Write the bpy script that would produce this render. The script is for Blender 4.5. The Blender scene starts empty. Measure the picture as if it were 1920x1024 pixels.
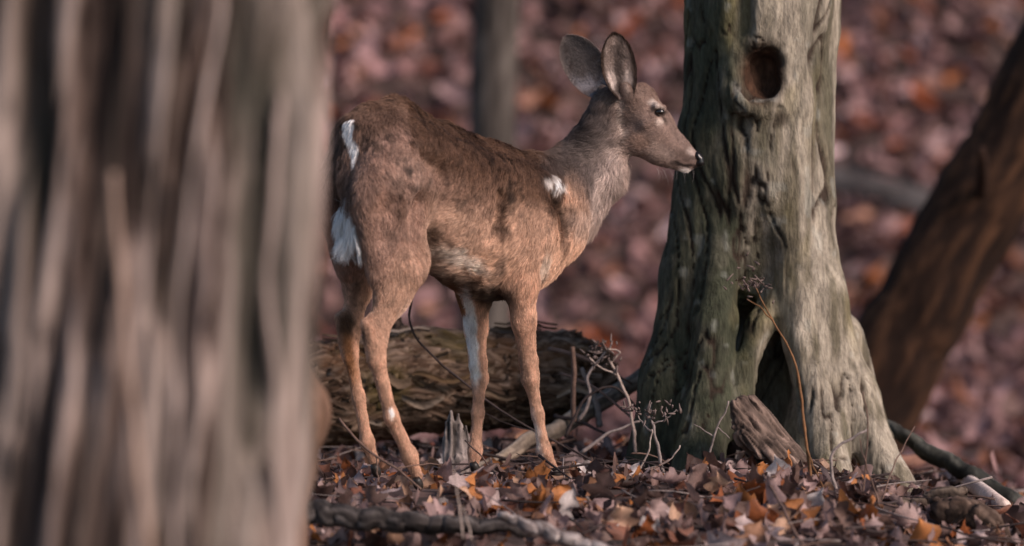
import bpy, math, random
import numpy as np
from mathutils import Vector

random.seed(7)
RNG = np.random.default_rng(11)
S = bpy.context.scene
COL = S.collection

# ------------------------------------------------------------------ camera
CAM = np.array([0.0, -14.0, 1.5])
PITCH = 0.0673
FPX = 9800.0                      # focal length in pixels of the 1920 wide photograph
cam_d = bpy.data.cameras.new('camera')
cam = bpy.data.objects.new('camera', cam_d)
COL.objects.link(cam)
cam.location = CAM
cam.rotation_euler = (math.pi / 2 - PITCH, 0, 0)
cam_d.sensor_width = 36.0
cam_d.lens = 36.0 * FPX / 1920.0
cam_d.clip_start = 0.1
cam_d.clip_end = 2000.0
cam_d.dof.use_dof = True
cam_d.dof.focus_distance = 14.4
cam_d.dof.aperture_fstop = (cam_d.lens / 1000.0) / 0.118
S.camera = cam

# ------------------------------------------------------------------ light
SUN_AZ = math.radians(123)        # direction the light comes from, clockwise from +Y
SUN_EL = math.radians(33)
world = bpy.data.worlds.new('World')
S.world = world
world.use_nodes = True
wn = world.node_tree.nodes
bg = wn['Background']
sky = wn.new('ShaderNodeTexSky')
sky.sky_type = 'NISHITA'
sky.sun_disc = False
sky.sun_elevation = SUN_EL
sky.sun_rotation = SUN_AZ
world.node_tree.links.new(sky.outputs[0], bg.inputs[0])
bg.inputs[1].default_value = 0.082
sun_d = bpy.data.lights.new('sun', 'SUN')
sun_d.energy = 2.95
sun_d.angle = math.radians(21)
sun_d.color = (1.0, 0.80, 0.71)
sun = bpy.data.objects.new('sun', sun_d)
COL.objects.link(sun)
to_sun = Vector((math.sin(SUN_AZ) * math.cos(SUN_EL), math.cos(SUN_AZ) * math.cos(SUN_EL), math.sin(SUN_EL)))
sun.rotation_euler = (-to_sun).to_track_quat('-Z', 'Y').to_euler()
S.view_settings.view_transform = 'Standard'
S.view_settings.look = 'None'
S.view_settings.exposure = 0.5
S.view_settings.gamma = 1.0
S.view_settings.use_curve_mapping = False


# ------------------------------------------------------------------ helpers
def P(px, py, Y):
    """The point in the place that lies at depth Y behind pixel (px, py) of the photograph: used to survey sizes and positions."""
    sp, cp = math.sin(PITCH), math.cos(PITCH)
    a, b = (px - 960) / FPX, -(py - 512) / FPX
    d = np.array([a, cp + b * sp, -sp + b * cp])
    return CAM + d * ((Y + 14.0) / d[1])


def proj(v):
    sp, cp = math.sin(PITCH), math.cos(PITCH)
    r = v - CAM
    z = r[:, 1] * cp - r[:, 2] * sp
    u = r[:, 1] * sp + r[:, 2] * cp
    return 960 + FPX * r[:, 0] / z, 512 - FPX * u / z, z


def M(px, Y):
    """length in metres of px pixels at depth Y"""
    return px * (14.0 + Y) / FPX


def lattice(seed):
    return np.random.default_rng(seed).random((32, 32, 32))


_LAT = {}


def vnoise(p, seed=0):
    """smooth value noise in 0..1 at points p (n,3)"""
    L = _LAT.setdefault(seed, lattice(seed + 100))
    i = np.floor(p).astype(int)
    f = p - i
    f = f * f * (3 - 2 * f)
    i0, i1 = i & 31, (i + 1) & 31
    x0, y0, z0 = i0.T
    x1, y1, z1 = i1.T
    fx, fy, fz = f.T
    a = L[x0, y0, z0] * (1 - fx) + L[x1, y0, z0] * fx
    b = L[x0, y1, z0] * (1 - fx) + L[x1, y1, z0] * fx
    c = L[x0, y0, z1] * (1 - fx) + L[x1, y0, z1] * fx
    d = L[x0, y1, z1] * (1 - fx) + L[x1, y1, z1] * fx
    return (a * (1 - fy) + b * fy) * (1 - fz) + (c * (1 - fy) + d * fy) * fz


def fbm(p, seed=0, oct=3):
    s, a, t = 0, 1.0, 0
    for k in range(oct):
        s = s + a * vnoise(p * (2 ** k) + 7.3 * k, seed + k)
        t += a
        a *= 0.5
    return s / t


def smooth01(x, a, b):
    t = np.clip((x - a) / (b - a), 0, 1)
    return t * t * (3 - 2 * t)


def link(o, parent=None):
    COL.objects.link(o)
    if parent is not None:
        o.parent = parent
    return o


def mesh_obj(name, V, F, mat, parent=None, col=None, smooth=True):
    me = bpy.data.meshes.new(name)
    V = np.asarray(V, dtype=np.float64)
    if isinstance(F, np.ndarray):
        n, k = F.shape
        me.vertices.add(len(V))
        me.vertices.foreach_set('co', V.astype(np.float32).ravel())
        me.loops.add(n * k)
        me.loops.foreach_set('vertex_index', F.astype(np.int32).ravel())
        me.polygons.add(n)
        me.polygons.foreach_set('loop_start', np.arange(0, n * k, k, dtype=np.int32))
        me.update(calc_edges=True)
        me.validate()
    else:
        me.from_pydata([tuple(v) for v in V], [], F)
    if smooth:
        me.polygons.foreach_set('use_smooth', np.ones(len(me.polygons), dtype=bool))
    if col is not None:
        ca = me.color_attributes.new('col', 'FLOAT_COLOR', 'POINT')
        c4 = np.ones((len(V), 4), dtype=np.float32)
        c4[:, :3] = np.clip(col, 0, 1)
        ca.data.foreach_set('color', c4.ravel())
    if mat:
        me.materials.append(mat)
    o = bpy.data.objects.new(name, me)
    return link(o, parent)


def empty(name, loc, label, cat, group=None):
    o = bpy.data.objects.new(name, None)
    o.location = loc
    link(o)
    return tag(o, label, cat, group)


def tag(o, label, cat, group=None):
    o['label'] = label
    o['category'] = cat
    if group:
        o['group'] = group
    return o


def child(o, root):
    """parent a mesh made in world coordinates to a thing that stands elsewhere"""
    o.parent = root
    o.matrix_parent_inverse = root.matrix_basis.inverted()
    return o


# ------------------------------------------------------------------ materials
def new_mat(name):
    m = bpy.data.materials.new(name)
    m.use_nodes = True
    return m, m.node_tree.nodes, m.node_tree.links, m.node_tree.nodes['Principled BSDF']


def vcol_mat(name, rough=0.85, spec=0.25, scale=(30, 30, 30), amount=0.3, bump=0.4, bump_dist=0.004, detail=6, translucent=0.0):
    """colour from the mesh's own paint, broken up by a fine grain, with fine relief"""
    m, n, l, b = new_mat(name)
    a = n.new('ShaderNodeAttribute')
    a.attribute_name = 'col'
    tc = n.new('ShaderNodeTexCoord')
    mp = n.new('ShaderNodeMapping')
    mp.inputs['Scale'].default_value = scale
    l.new(tc.outputs['Object'], mp.inputs[0])
    nz = n.new('ShaderNodeTexNoise')
    nz.inputs['Scale'].default_value = 1.0
    nz.inputs['Detail'].default_value = detail
    nz.inputs['Roughness'].default_value = 0.65
    l.new(mp.outputs[0], nz.inputs['Vector'])
    mr = n.new('ShaderNodeMapRange')
    mr.inputs['From Min'].default_value = 0.25
    mr.inputs['From Max'].default_value = 0.75
    mr.inputs['To Min'].default_value = 1 - amount
    mr.inputs['To Max'].default_value = 1 + amount
    l.new(nz.outputs[0], mr.inputs[0])
    mx = n.new('ShaderNodeVectorMath')
    mx.operation = 'SCALE'
    l.new(a.outputs['Color'], mx.inputs[0])
    l.new(mr.outputs[0], mx.inputs['Scale'])
    l.new(mx.outputs[0], b.inputs['Base Color'])
    b.inputs['Roughness'].default_value = rough
    b.inputs['Specular IOR Level'].default_value = spec
    if bump:
        bp = n.new('ShaderNodeBump')
        bp.inputs['Strength'].default_value = bump
        bp.inputs['Distance'].default_value = bump_dist
        l.new(nz.outputs[0], bp.inputs['Height'])
        l.new(bp.outputs[0], b.inputs['Normal'])
    if translucent:
        tr = n.new('ShaderNodeBsdfTranslucent')
        l.new(mx.outputs[0], tr.inputs[0])
        ms = n.new('ShaderNodeMixShader')
        ms.inputs[0].default_value = translucent
        out = n['Material Output']
        l.new(b.outputs[0], ms.inputs[1])
        l.new(tr.outputs[0], ms.inputs[2])
        l.new(ms.outputs[0], out.inputs[0])
    return m


def plain_mat(name, color, rough=0.5, spec=0.5, coat=0.0):
    m, n, l, b = new_mat(name)
    nz = n.new('ShaderNodeTexNoise')
    nz.inputs['Scale'].default_value = 60
    mr = n.new('ShaderNodeMixRGB')
    mr.blend_type = 'MULTIPLY'
    mr.inputs[0].default_value = 0.35
    mr.inputs[1].default_value = (*color, 1)
    l.new(nz.outputs[0], mr.inputs[2])
    l.new(mr.outputs[0], b.inputs['Base Color'])
    b.inputs['Roughness'].default_value = rough
    b.inputs['Specular IOR Level'].default_value = spec
    b.inputs['Coat Weight'].default_value = coat
    return m


M_BEECH = vcol_mat('beech_bark', 0.85, 0.2, (95, 95, 26), 0.55, 0.9, 0.014, 10)
M_BARK = vcol_mat('shaggy_bark', 0.9, 0.2, (40, 40, 7), 0.4, 0.8, 0.012, 6)
M_LOG = vcol_mat('log_bark', 0.9, 0.2, (14, 60, 60), 0.5, 0.9, 0.012, 8)
M_WOOD = vcol_mat('weathered_wood', 0.9, 0.2, (60, 60, 25), 0.4, 0.7, 0.006, 6)
M_TWIG = vcol_mat('twig_bark', 0.8, 0.25, (120, 120, 120), 0.35, 0.4, 0.002, 3)
M_LEAF = vcol_mat('dead_leaf', 0.6, 0.35, (45, 45, 45), 0.35, 0.35, 0.004, 4, translucent=0.22)
M_SKIN = vcol_mat('deer_skin', 0.8, 0.15, (140, 140, 140), 0.3, 0.5, 0.003, 5)
M_NOSE = plain_mat('wet_nose', (0.012, 0.011, 0.012), 0.28, 0.5)
M_EYE = plain_mat('dark_eye', (0.012, 0.007, 0.005), 0.06, 0.6, 0.6)
M_HOOF = plain_mat('hoof_horn', (0.03, 0.025, 0.022), 0.45, 0.4)


# ------------------------------------------------------------------ ground
def gz(x, y):
    x = np.asarray(x, float)
    y = np.asarray(y, float)
    near = np.where(y < -0.1, 0.13 * (np.maximum(y, -2.6) + 0.1), -0.05 * (y + 0.1))
    lip = smooth01(y, 1.75, 4.2)
    z = near * (1 - lip) + lip * (-0.62)
    hs = np.maximum(y - 10.2, 0)
    z = z + np.where(hs < 1.0, 0.33 * hs ** 2, 0.66 * hs - 0.33) * (1 - smooth01(y, 16, 30)) + smooth01(y, 14, 30) * 6.5
    z = z - 0.22 * np.maximum(x - 0.85, 0) * smooth01(y, -1.5, 0.0) * (1 - lip) * (x < 6)
    p = np.stack([x, y, 0 * x], -1).reshape(-1, 3)
    nz = (fbm(p * 1.7, 3, 3) - 0.5).reshape(x.shape) * 0.09
    nz2 = (fbm(p * 0.45 + 5, 5, 2) - 0.5).reshape(x.shape) * 0.5 * smooth01(y, 5, 12)
    return z + nz * (0.6 + 0.8 * smooth01(y, 3, 8)) + nz2 - 0.02


def axis_points(lo, hi, fine_lo, fine_hi, step):
    a = list(np.arange(fine_lo, fine_hi + 1e-6, step))
    s, v = step, fine_hi
    while v < hi:
        s *= 1.35
        v += s
        a.append(min(v, hi))
    s, v = step, fine_lo
    while v > lo:
        s *= 1.35
        v -= s
        a.insert(0, max(v, lo))
    return np.array(a)


gx = axis_points(-700, 700, -4.5, 4.5, 0.06)
gy = axis_points(-300, 1200, -3.2, 16, 0.06)
GX, GY = np.meshgrid(gx, gy, indexing='ij')
GZ = gz(GX, GY)
V = np.stack([GX, GY, GZ], -1).reshape(-1, 3)
nx, ny = len(gx), len(gy)
I = np.arange(nx * ny).reshape(nx, ny)
F = np.stack([I[:-1, :-1], I[1:, :-1], I[1:, 1:], I[:-1, 1:]], -1).reshape(-1, 4)
soil, n_, l_, b_ = new_mat('forest_soil')
tc = n_.new('ShaderNodeTexCoord')
v1 = n_.new('ShaderNodeTexVoronoi')
v1.inputs['Scale'].default_value = 16
l_.new(tc.outputs['Object'], v1.inputs['Vector'])
nz1 = n_.new('ShaderNodeTexNoise')
nz1.inputs['Scale'].default_value = 7
nz1.inputs['Detail'].default_value = 8
l_.new(tc.outputs['Object'], nz1.inputs['Vector'])
rp = n_.new('ShaderNodeValToRGB')
e = rp.color_ramp.elements
e[0].position, e[0].color = 0.25, (0.018, 0.011, 0.009, 1)
e[1].position, e[1].color = 0.8, (0.13, 0.078, 0.066, 1)
mx = n_.new('ShaderNodeMixRGB')
mx.inputs[0].default_value = 0.45
sx = n_.new('ShaderNodeSeparateXYZ')
l_.new(v1.outputs['Color'], sx.inputs[0])
l_.new(nz1.outputs[0], mx.inputs[1])
l_.new(sx.outputs[0], mx.inputs[2])
l_.new(mx.outputs[0], rp.inputs[0])
l_.new(rp.outputs[0], b_.inputs['Base Color'])
bp = n_.new('ShaderNodeBump')
bp.inputs['Strength'].default_value = 0.8
bp.inputs['Distance'].default_value = 0.03
l_.new(mx.outputs[0], bp.inputs['Height'])
l_.new(bp.outputs[0], b_.inputs['Normal'])
b_.inputs['Roughness'].default_value = 0.95
ground = mesh_obj('ground', V, F, soil)
ground['kind'] = 'structure'
ground['label'] = 'bank of dark soil under fallen oak leaves rising to a hillside'


# ------------------------------------------------------------------ tubes
def tube(pts, rad, seg=10, caps=True, squash=None):
    """a closed tapered tube through pts; returns V, F(list)"""
    pts = np.asarray(pts, float)
    n = len(pts)
    rad = np.broadcast_to(np.asarray(rad, float), (n,))
    tan = np.gradient(pts, axis=0)
    tan /= np.linalg.norm(tan, axis=1)[:, None] + 1e-12
    up = np.array([0.13, 0.21, 0.97]) if abs(tan[0, 2]) < 0.9 else np.array([0.97, 0.2, 0.13])
    V = []
    prev = None
    for k in range(n):
        t = tan[k]
        a = prev if prev is not None else up
        a = a - t * np.dot(a, t)
        a /= np.linalg.norm(a)
        prev = a
        b = np.cross(t, a)
        th = np.arange(seg) * 2 * math.pi / seg
        V.append(pts[k] + rad[k] * (np.cos(th)[:, None] * a + np.sin(th)[:, None] * b))
    V = np.concatenate(V)
    F = []
    for k in range(n - 1):
        for j in range(seg):
            j2 = (j + 1) % seg
            F.append((k * seg + j, k * seg + j2, (k + 1) * seg + j2, (k + 1) * seg + j))
    if caps:
        F.append(tuple(range(seg - 1, -1, -1)))
        F.append(tuple((n - 1) * seg + j for j in range(seg)))
    return V, F


def resample(pts, m, wob=0.0, seed=0):
    pts = np.asarray(pts, float)
    d = np.r_[0, np.cumsum(np.linalg.norm(np.diff(pts, axis=0), axis=1))]
    # Catmull-Rom like smoothing by dense linear + box filter
    t = np.linspace(0, d[-1], m)
    q = np.stack([np.interp(t, d, pts[:, k]) for k in range(pts.shape[1])], -1)
    k = max(1, m // (len(pts) * 3))
    for _ in range(2):
        pad = np.concatenate([np.repeat(q[:1], k, 0), q, np.repeat(q[-1:], k, 0)])
        c = np.cumsum(np.vstack([np.zeros((1, q.shape[1])), pad]), 0)
        sm = (c[2 * k + 1:] - c[:-2 * k - 1]) / (2 * k + 1)
        sm[0], sm[-1] = q[0], q[-1]
        q = sm
    if wob:
        r = np.random.default_rng(seed)
        w = r.normal(0, wob, (m, 3))
        for _ in range(2):
            w[1:-1] = (w[:-2] + w[1:-1] + w[2:]) / 3
        w[0] = w[-1] = 0
        q = q.copy()
        q[:, :3] += w
    return q


# ------------------------------------------------------------------ signed distance modelling
class Field:
    def __init__(self, lo, hi, h):
        self.lo, self.h = np.array(lo, float), h
        self.n = np.ceil((np.array(hi) - self.lo) / h).astype(int) + 1
        self.f = np.full(self.n, 0.25, dtype=np.float32)
        self.ax = [self.lo[k] + h * np.arange(self.n[k]) for k in range(3)]

    def _sub(self, a, b, r):
        lo = np.minimum(a, b) - r
        hi = np.maximum(a, b) + r
        i0 = np.clip(np.floor((lo - self.lo) / self.h).astype(int), 0, self.n)
        i1 = np.clip(np.ceil((hi - self.lo) / self.h).astype(int) + 1, 0, self.n)
        sl = tuple(slice(i0[k], i1[k]) for k in range(3))
        X = self.ax[0][sl[0]][:, None, None]
        Y = self.ax[1][sl[1]][None, :, None]
        Z = self.ax[2][sl[2]][None, None, :]
        return sl, (X, Y, Z)

    def cap(self, a, ra, b, rb, k=0.03, lat=None, kl=1.0, sub=False):
        a, b = np.asarray(a, float), np.asarray(b, float)
        R = max(ra, rb) * max(1, kl) + k + 0.03
        sl, (X, Y, Z) = self._sub(a, b, R)
        if 0 in self.f[sl].shape:
            return
        d = capdist((X, Y, Z), a, ra, b, rb, lat, kl)
        g = self.f[sl]
        if sub:
            d = -d
            h = np.clip(0.5 - 0.5 * (d - g) / k * -1, 0, 1) if False else np.clip(0.5 + 0.5 * (d - g) / k, 0, 1)
            self.f[sl] = (g * (1 - h) + d * h + k * h * (1 - h)).astype(np.float32)
        else:
            h = np.clip(0.5 + 0.5 * (g - d) / k, 0, 1)
            self.f[sl] = (g * (1 - h) + d * h - k * h * (1 - h)).astype(np.float32)

    def mesh(self):
        f, h = self.f, self.h
        s = f < 0
        nx, ny, nz = f.shape
        c = [s[i:nx - 1 + i, j:ny - 1 + j, k:nz - 1 + k] for i in (0, 1) for j in (0, 1) for k in (0, 1)]
        anyc = c[0].copy()
        allc = c[0].copy()
        for q in c[1:]:
            anyc |= q
            allc &= q
        mask = anyc & ~allc
        ijk = np.argwhere(mask)
        idx = np.full(mask.shape, -1, dtype=np.int64)
        idx[mask] = np.arange(len(ijk))
        offs = np.array([(i, j, k) for i in (0, 1) for j in (0, 1) for k in (0, 1)])
        vals = np.stack([f[tuple((ijk + o).T)] for o in offs], 1)
        acc = np.zeros((len(ijk), 3))
        cnt = np.zeros(len(ijk))
        for a in range(8):
            for b in range(a + 1, 8):
                if np.abs(offs[a] - offs[b]).sum() != 1:
                    continue
                va, vb = vals[:, a], vals[:, b]
                m = (va < 0) != (vb < 0)
                t = np.where(m, va / np.where(m, va - vb, 1), 0)
                p = offs[a] + t[:, None] * (offs[b] - offs[a])
                acc += np.where(m[:, None], p, 0)
                cnt += m
        V = self.lo + h * (ijk + acc / cnt[:, None])
        Fs = []
        for ax in range(3):
            o = [0, 0, 0]
            o[ax] = 1
            A = s[:nx - o[0], :ny - o[1], :nz - o[2]]
            B = s[o[0]:, o[1]:, o[2]:]
            e = np.argwhere(A != B)
            u, w = (ax + 1) % 3, (ax + 2) % 3
            ok = (e[:, u] > 0) & (e[:, w] > 0) & (e[:, u] < mask.shape[u]) & (e[:, w] < mask.shape[w])
            e = e[ok]
            du, dw = np.zeros(3, int), np.zeros(3, int)
            du[u], dw[w] = 1, 1
            q = np.stack([idx[tuple((e - du - dw).T)], idx[tuple((e - dw).T)], idx[tuple(e.T)], idx[tuple((e - du).T)]], 1)
            flip = ~A[tuple(e.T)]
            q[flip] = q[flip][:, ::-1]
            Fs.append(q)
        F = np.concatenate(Fs)
        return V, F[(F >= 0).all(1)]


def capdist(XYZ, a, ra, b, rb, lat=None, kl=1.0):
    X, Y, Z = XYZ
    ab = b - a
    px, py, pz = X - a[0], Y - a[1], Z - a[2]
    if lat is not None and kl != 1.0:
        lt = np.asarray(lat, float)
        q = (px * lt[0] + py * lt[1] + pz * lt[2]) * (1.0 / kl - 1.0)
        px, py, pz = px + q * lt[0], py + q * lt[1], pz + q * lt[2]
        ab = ab + lt * (np.dot(ab, lt) * (1.0 / kl - 1.0))
    L2 = max(float(np.dot(ab, ab)), 1e-9)
    h = np.clip((px * ab[0] + py * ab[1] + pz * ab[2]) / L2, 0, 1)
    dx, dy, dz = px - h * ab[0], py - h * ab[1], pz - h * ab[2]
    d = np.sqrt(dx * dx + dy * dy + dz * dz) - (ra + h * (rb - ra))
    return d * (min(1.0, 0.5 + 0.5 * kl))


def vert_normals(V, F):
    n = np.zeros_like(V)
    if F.shape[1] == 4:
        fn = np.cross(V[F[:, 2]] - V[F[:, 0]], V[F[:, 3]] - V[F[:, 1]])
    else:
        fn = np.cross(V[F[:, 1]] - V[F[:, 0]], V[F[:, 2]] - V[F[:, 0]])
    for k in range(F.shape[1]):
        np.add.at(n, F[:, k], fn)
    return n / (np.linalg.norm(n, axis=1)[:, None] + 1e-12)


def relax(V, F, it=2, w=0.5):
    for _ in range(it):
        acc = np.zeros_like(V)
        cnt = np.zeros(len(V))
        for k in range(4):
            a, b = F[:, k], F[:, (k + 1) % 4]
            np.add.at(acc, a, V[b])
            np.add.at(cnt, a, 1)
        V = V * (1 - w) + w * acc / np.maximum(cnt, 1)[:, None]
    return V


# ================================================================== TREES
# ---- the big beech beside the deer
BY = 1.05


def build_beech():
    root_at = P(1425, 880, BY)
    root_at[2] = gz(root_at[0], root_at[1])
    t = empty('beech_tree', root_at, 'old grey beech with knot hole and splayed mossy roots beside the deer', 'tree')
    lo = P(1120, 1000, BY) - np.array([0.05, 0.5, 0.12])
    hi = P(1790, -260, BY) + np.array([0.05, 0.5, 0.1])
    Fd = Field(lo, hi, 0.0085)

    def c(a, ra, b, rb, k=0.05, sub=False, kl=1.0, lat=None):
        pa = P(a[0], a[1], BY + (a[2] if len(a) > 2 else 0))
        pb = P(b[0], b[1], BY + (b[2] if len(b) > 2 else 0))
        Fd.cap(pa, M(ra, BY), pb, M(rb, BY), k, lat, kl, sub)
    c((1428, -400), 136, (1430, 0), 136)
    c((1430, 0), 136, (1418, 330), 124)
    c((1418, 330), 124, (1400, 470, .03), 112)
    # fluted flanges
    c((1535, -400, .02), 38, (1530, 60, 0), 40, .03)
    c((1530, 60, 0), 40, (1512, 380, -.06), 48, .04)
    c((1512, 380, -.06), 46, (1530, 560, -.10), 52, .05)
    c((1530, 560, -.10), 50, (1592, 740, -.12), 48, .05)
    c((1592, 740, -.12), 50, (1668, 905, -.2), 36, .05)
    c((1668, 905, -.2), 36, (1760, 985, -.24), 16, .05)
    c((1480, 430, -.1), 44, (1512, 640, -.15), 42, .035)
    c((1512, 640, -.15), 42, (1545, 800, -.2), 44, .035)
    c((1545, 800, -.2), 44, (1560, 960, -.3), 50, .04)
    c((1490, -100, -.12), 34, (1498, 200, -.13), 30, .02)
    c((1498, 200, -.13), 30, (1480, 430, -.12), 40, .03)
    c((1340, -200, -.05), 46, (1330, 250, -.04), 50, .03)
    c((1330, 250, -.04), 52, (1305, 520, -.03), 62, .05)
    c((1305, 520, -.03), 62, (1275, 720, -.06), 70, .05)
    c((1275, 720, -.06), 70, (1235, 940, -.1), 78, .05)
    c((1360, 430, -.11), 34, (1340, 600, -.16), 40, .03)
    c((1340, 600, -.16), 40, (1325, 760, -.2), 44, .03)
    c((1325, 760, -.2), 44, (1300, 940, -.3), 56, .04)
    c((1300, 700, .1), 60, (1260, 940, .3), 70, .05)
    c((1560, 640, .12), 60, (1640, 930, .35), 60, .05)
    # root arch: slender pillars round a hollow
    c((1462, 545, -.1), 32, (1425, 610, -.14), 26, .03)
    c((1425, 610, -.14), 26, (1400, 690, -.16), 24, .02)
    c((1400, 690, -.16), 24, (1388, 800, -.2), 30, .03)
    c((1500, 600, -.02), 34, (1478, 700, 0), 26, .02)
    c((1478, 700, 0), 26, (1440, 800, -.02), 30, .02)
    c((1440, 520, .13), 70, (1450, 700, .15), 90, .05)
    c((1450, 700, .15), 90, (1455, 960, .18), 120, .05)
    # hollows
    for yy_ in (-.26, -.2, -.14, -.09):
        c((1452, 606, yy_ + .03), 10, (1440, 690, yy_), 22, .012, True)
        c((1440, 690, yy_), 22, (1428, 800, yy_ - .03), 28, .012, True)
        c((1505, 712, yy_), 9, (1502, 880, yy_ - .04), 22, .012, True)
    # dark cleft over the arch, and one up the front
    c((1412, 330, -.22), 12, (1422, 470, -.2), 30, .03, True)
    c((1420, 470, -.19), 26, (1412, 560, -.17), 22, .03, True)
    c((1378, 480, -.22), 8, (1380, 640, -.24), 14, .02, True)
    c((1395, -100, -.2), 12, (1388, 230, -.2), 20, .03, True)
    # knot hole: swollen lip and a bowl
    for k in range(14):
        a0, a1 = k * 2 * math.pi / 14, (k + 1) * 2 * math.pi / 14
        q = lambda a: (1430 + 52 * math.cos(a) - 8 * math.sin(a), 138 + 68 * math.sin(a) + 4 * math.cos(a), -.185 + .03 * math.cos(a) ** 2)
        rr_ = lambda a: 15 + 8 * math.sin(a * 1.0 - 0.9) + 2.5 * math.sin(a * 3)
        c(q(a0), rr_(a0), q(a1), rr_(a1), .02)
    c((1470, 190, -.13), 28, (1440, 215, -.14), 26, .03)
    for x0_, y0_, x1_, y1_, yy_, r_ in ((1436, 112, 1424, 150, -.25, 32), (1440, 118, 1422, 156, -.21, 31), (1428, 125, 1436, 160, -.17, 26), (1414, 128, 1418, 150, -.2, 22)):
        Fd.cap(P(x0_, y0_, BY + yy_), M(r_, BY), P(x1_, y1_, BY + yy_), M(r_, BY), .012, None, 1, True)
    c((1462, 205, -.2), 8, (1466, 232, -.2), 9, .008, True)
    V, F = Fd.mesh()
    V = relax(V, F, 1, .5)
    N = vert_normals(V, F)
    px, py, _ = proj(V)
    # flowing wrinkles along the grain
    warp = np.stack([fbm(V * [3, 3, 2.2], 21, 2), fbm(V * [3, 3, 2.2] + 9, 22, 2)], 1) - .5
    q = V * [22, 22, 2.0] + np.c_[warp * 5.5, 0 * V[:, 0]]
    w1 = np.abs(fbm(q, 23, 2) - .5) * 2
    w2 = fbm(V * [45, 45, 9] + np.c_[warp * 4, 0 * V[:, 0]], 24, 3) - .5
    w3 = fbm(V * [9, 9, 1.7], 25, 3) - .5
    crack = (1 - smooth01(w1, .0, .075)) * smooth01(fbm(V * [6, 6, 3], 28, 2), .36, .5)
    V2 = V + N * (-.010 * crack + .010 * w2 + .016 * w3)[:, None]
    # bark colour: pale tan-grey, green algae and painted shade on the left flank, brown in cracks
    base = np.array([.155, .135, .095])
    pale = np.array([.36, .315, .25])
    green = np.array([.050, .055, .035])
    brown = np.array([.04, .026, .019])
    n1 = fbm(V * [24, 24, 3] + 3, 31, 4)
    C = base + (pale - base) * smooth01(n1, .40, .62)[:, None]
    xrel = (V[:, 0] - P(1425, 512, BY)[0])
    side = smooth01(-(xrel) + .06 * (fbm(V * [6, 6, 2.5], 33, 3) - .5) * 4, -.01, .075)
    algae_shade = np.clip(side * (.95) + .45 * smooth01(fbm(V * [8, 8, 4], 35, 3), .55, .75), 0, 1)
    algae_shade *= .82 + .18 * smooth01(fbm(V * 14, 36, 3), .3, .6)
    C = C + (green - C) * algae_shade[:, None]
    yel = smooth01(fbm(V * [10, 10, 5] + 4, 37, 3), .52, .7) * .5
    C = C + (np.array([.24, .2, .085]) - C) * (yel * .6)[:, None]
    C = C + (brown - C) * (np.clip(crack * 1.15, 0, .95))[:, None]
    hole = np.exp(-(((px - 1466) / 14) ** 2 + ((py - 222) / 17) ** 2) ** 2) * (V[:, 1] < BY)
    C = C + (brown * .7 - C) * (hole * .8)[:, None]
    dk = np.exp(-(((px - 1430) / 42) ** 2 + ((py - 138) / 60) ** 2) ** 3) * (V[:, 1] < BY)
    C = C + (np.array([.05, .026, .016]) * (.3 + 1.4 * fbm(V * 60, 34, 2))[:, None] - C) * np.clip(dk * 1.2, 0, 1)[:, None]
    C *= (.55 + .9 * fbm(V * [60, 60, 12], 38, 3))[:, None]
    C *= (.6 + .8 * fbm(V * [12, 12, 6] + 6, 40, 3))[:, None]
    # lichen flecks
    knot_d = np.hypot((px - 1430) / 62, (py - 138) / 82)
    V2 = V2 + N * ((fbm(V * 42, 29, 3) - .5) * .015 * (1 - smooth01(knot_d, .8, 1.3)) * (V[:, 1] < BY))[:, None]
    li = smooth01(fbm(V * [26, 26, 20], 39, 2), .7, .78)
    C = C + (np.array([.42, .44, .4]) - C) * (li * .25)[:, None]
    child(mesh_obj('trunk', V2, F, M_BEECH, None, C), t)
    # the bole above the picture, with limbs
    pts = [P(1429, -150, BY), P(1429, -700, BY), P(1440, -1500, BY), P(1460, -2600, BY), P(1440, -4000, BY)]
    q = resample(pts, 30)
    r = np.interp(np.linspace(0, 1, 30), [0, .3, 1], [.19, .18, .06])
    Vt, Ft = tube(q, r, 20)
    Cc = base + (pale - base) * fbm(Vt * [9, 9, 3], 31, 3)[:, None]
    child(mesh_obj('upper_trunk', Vt, Ft, M_BEECH, None, Cc), t)
    for (s, e, r0) in [((1430, -1700, 0), (2600, -3300, .6), .07), ((1450, -2300, 0), (300, -3900, -.4), .06), ((1455, -2900, 0), (1900, -4800, 1.5), .05)]:
        q = resample([P(s[0], s[1], BY + s[2]), P((s[0] + e[0]) / 2, (s[1] + e[1]) / 2 + 150, BY + e[2] * .5), P(e[0], e[1], BY + e[2])], 14, .03, 3)
        Vt, Ft = tube(q, np.linspace(r0, .012, 14), 10)
        Cc = base + (pale - base) * fbm(Vt * [9, 9, 3], 31, 3)[:, None]
        child(mesh_obj('limb', Vt, Ft, M_BEECH, None, Cc), t)
    return t


beech = build_beech()

# ---- the shaggy trunk close to the camera
FYD = -4.2


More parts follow.
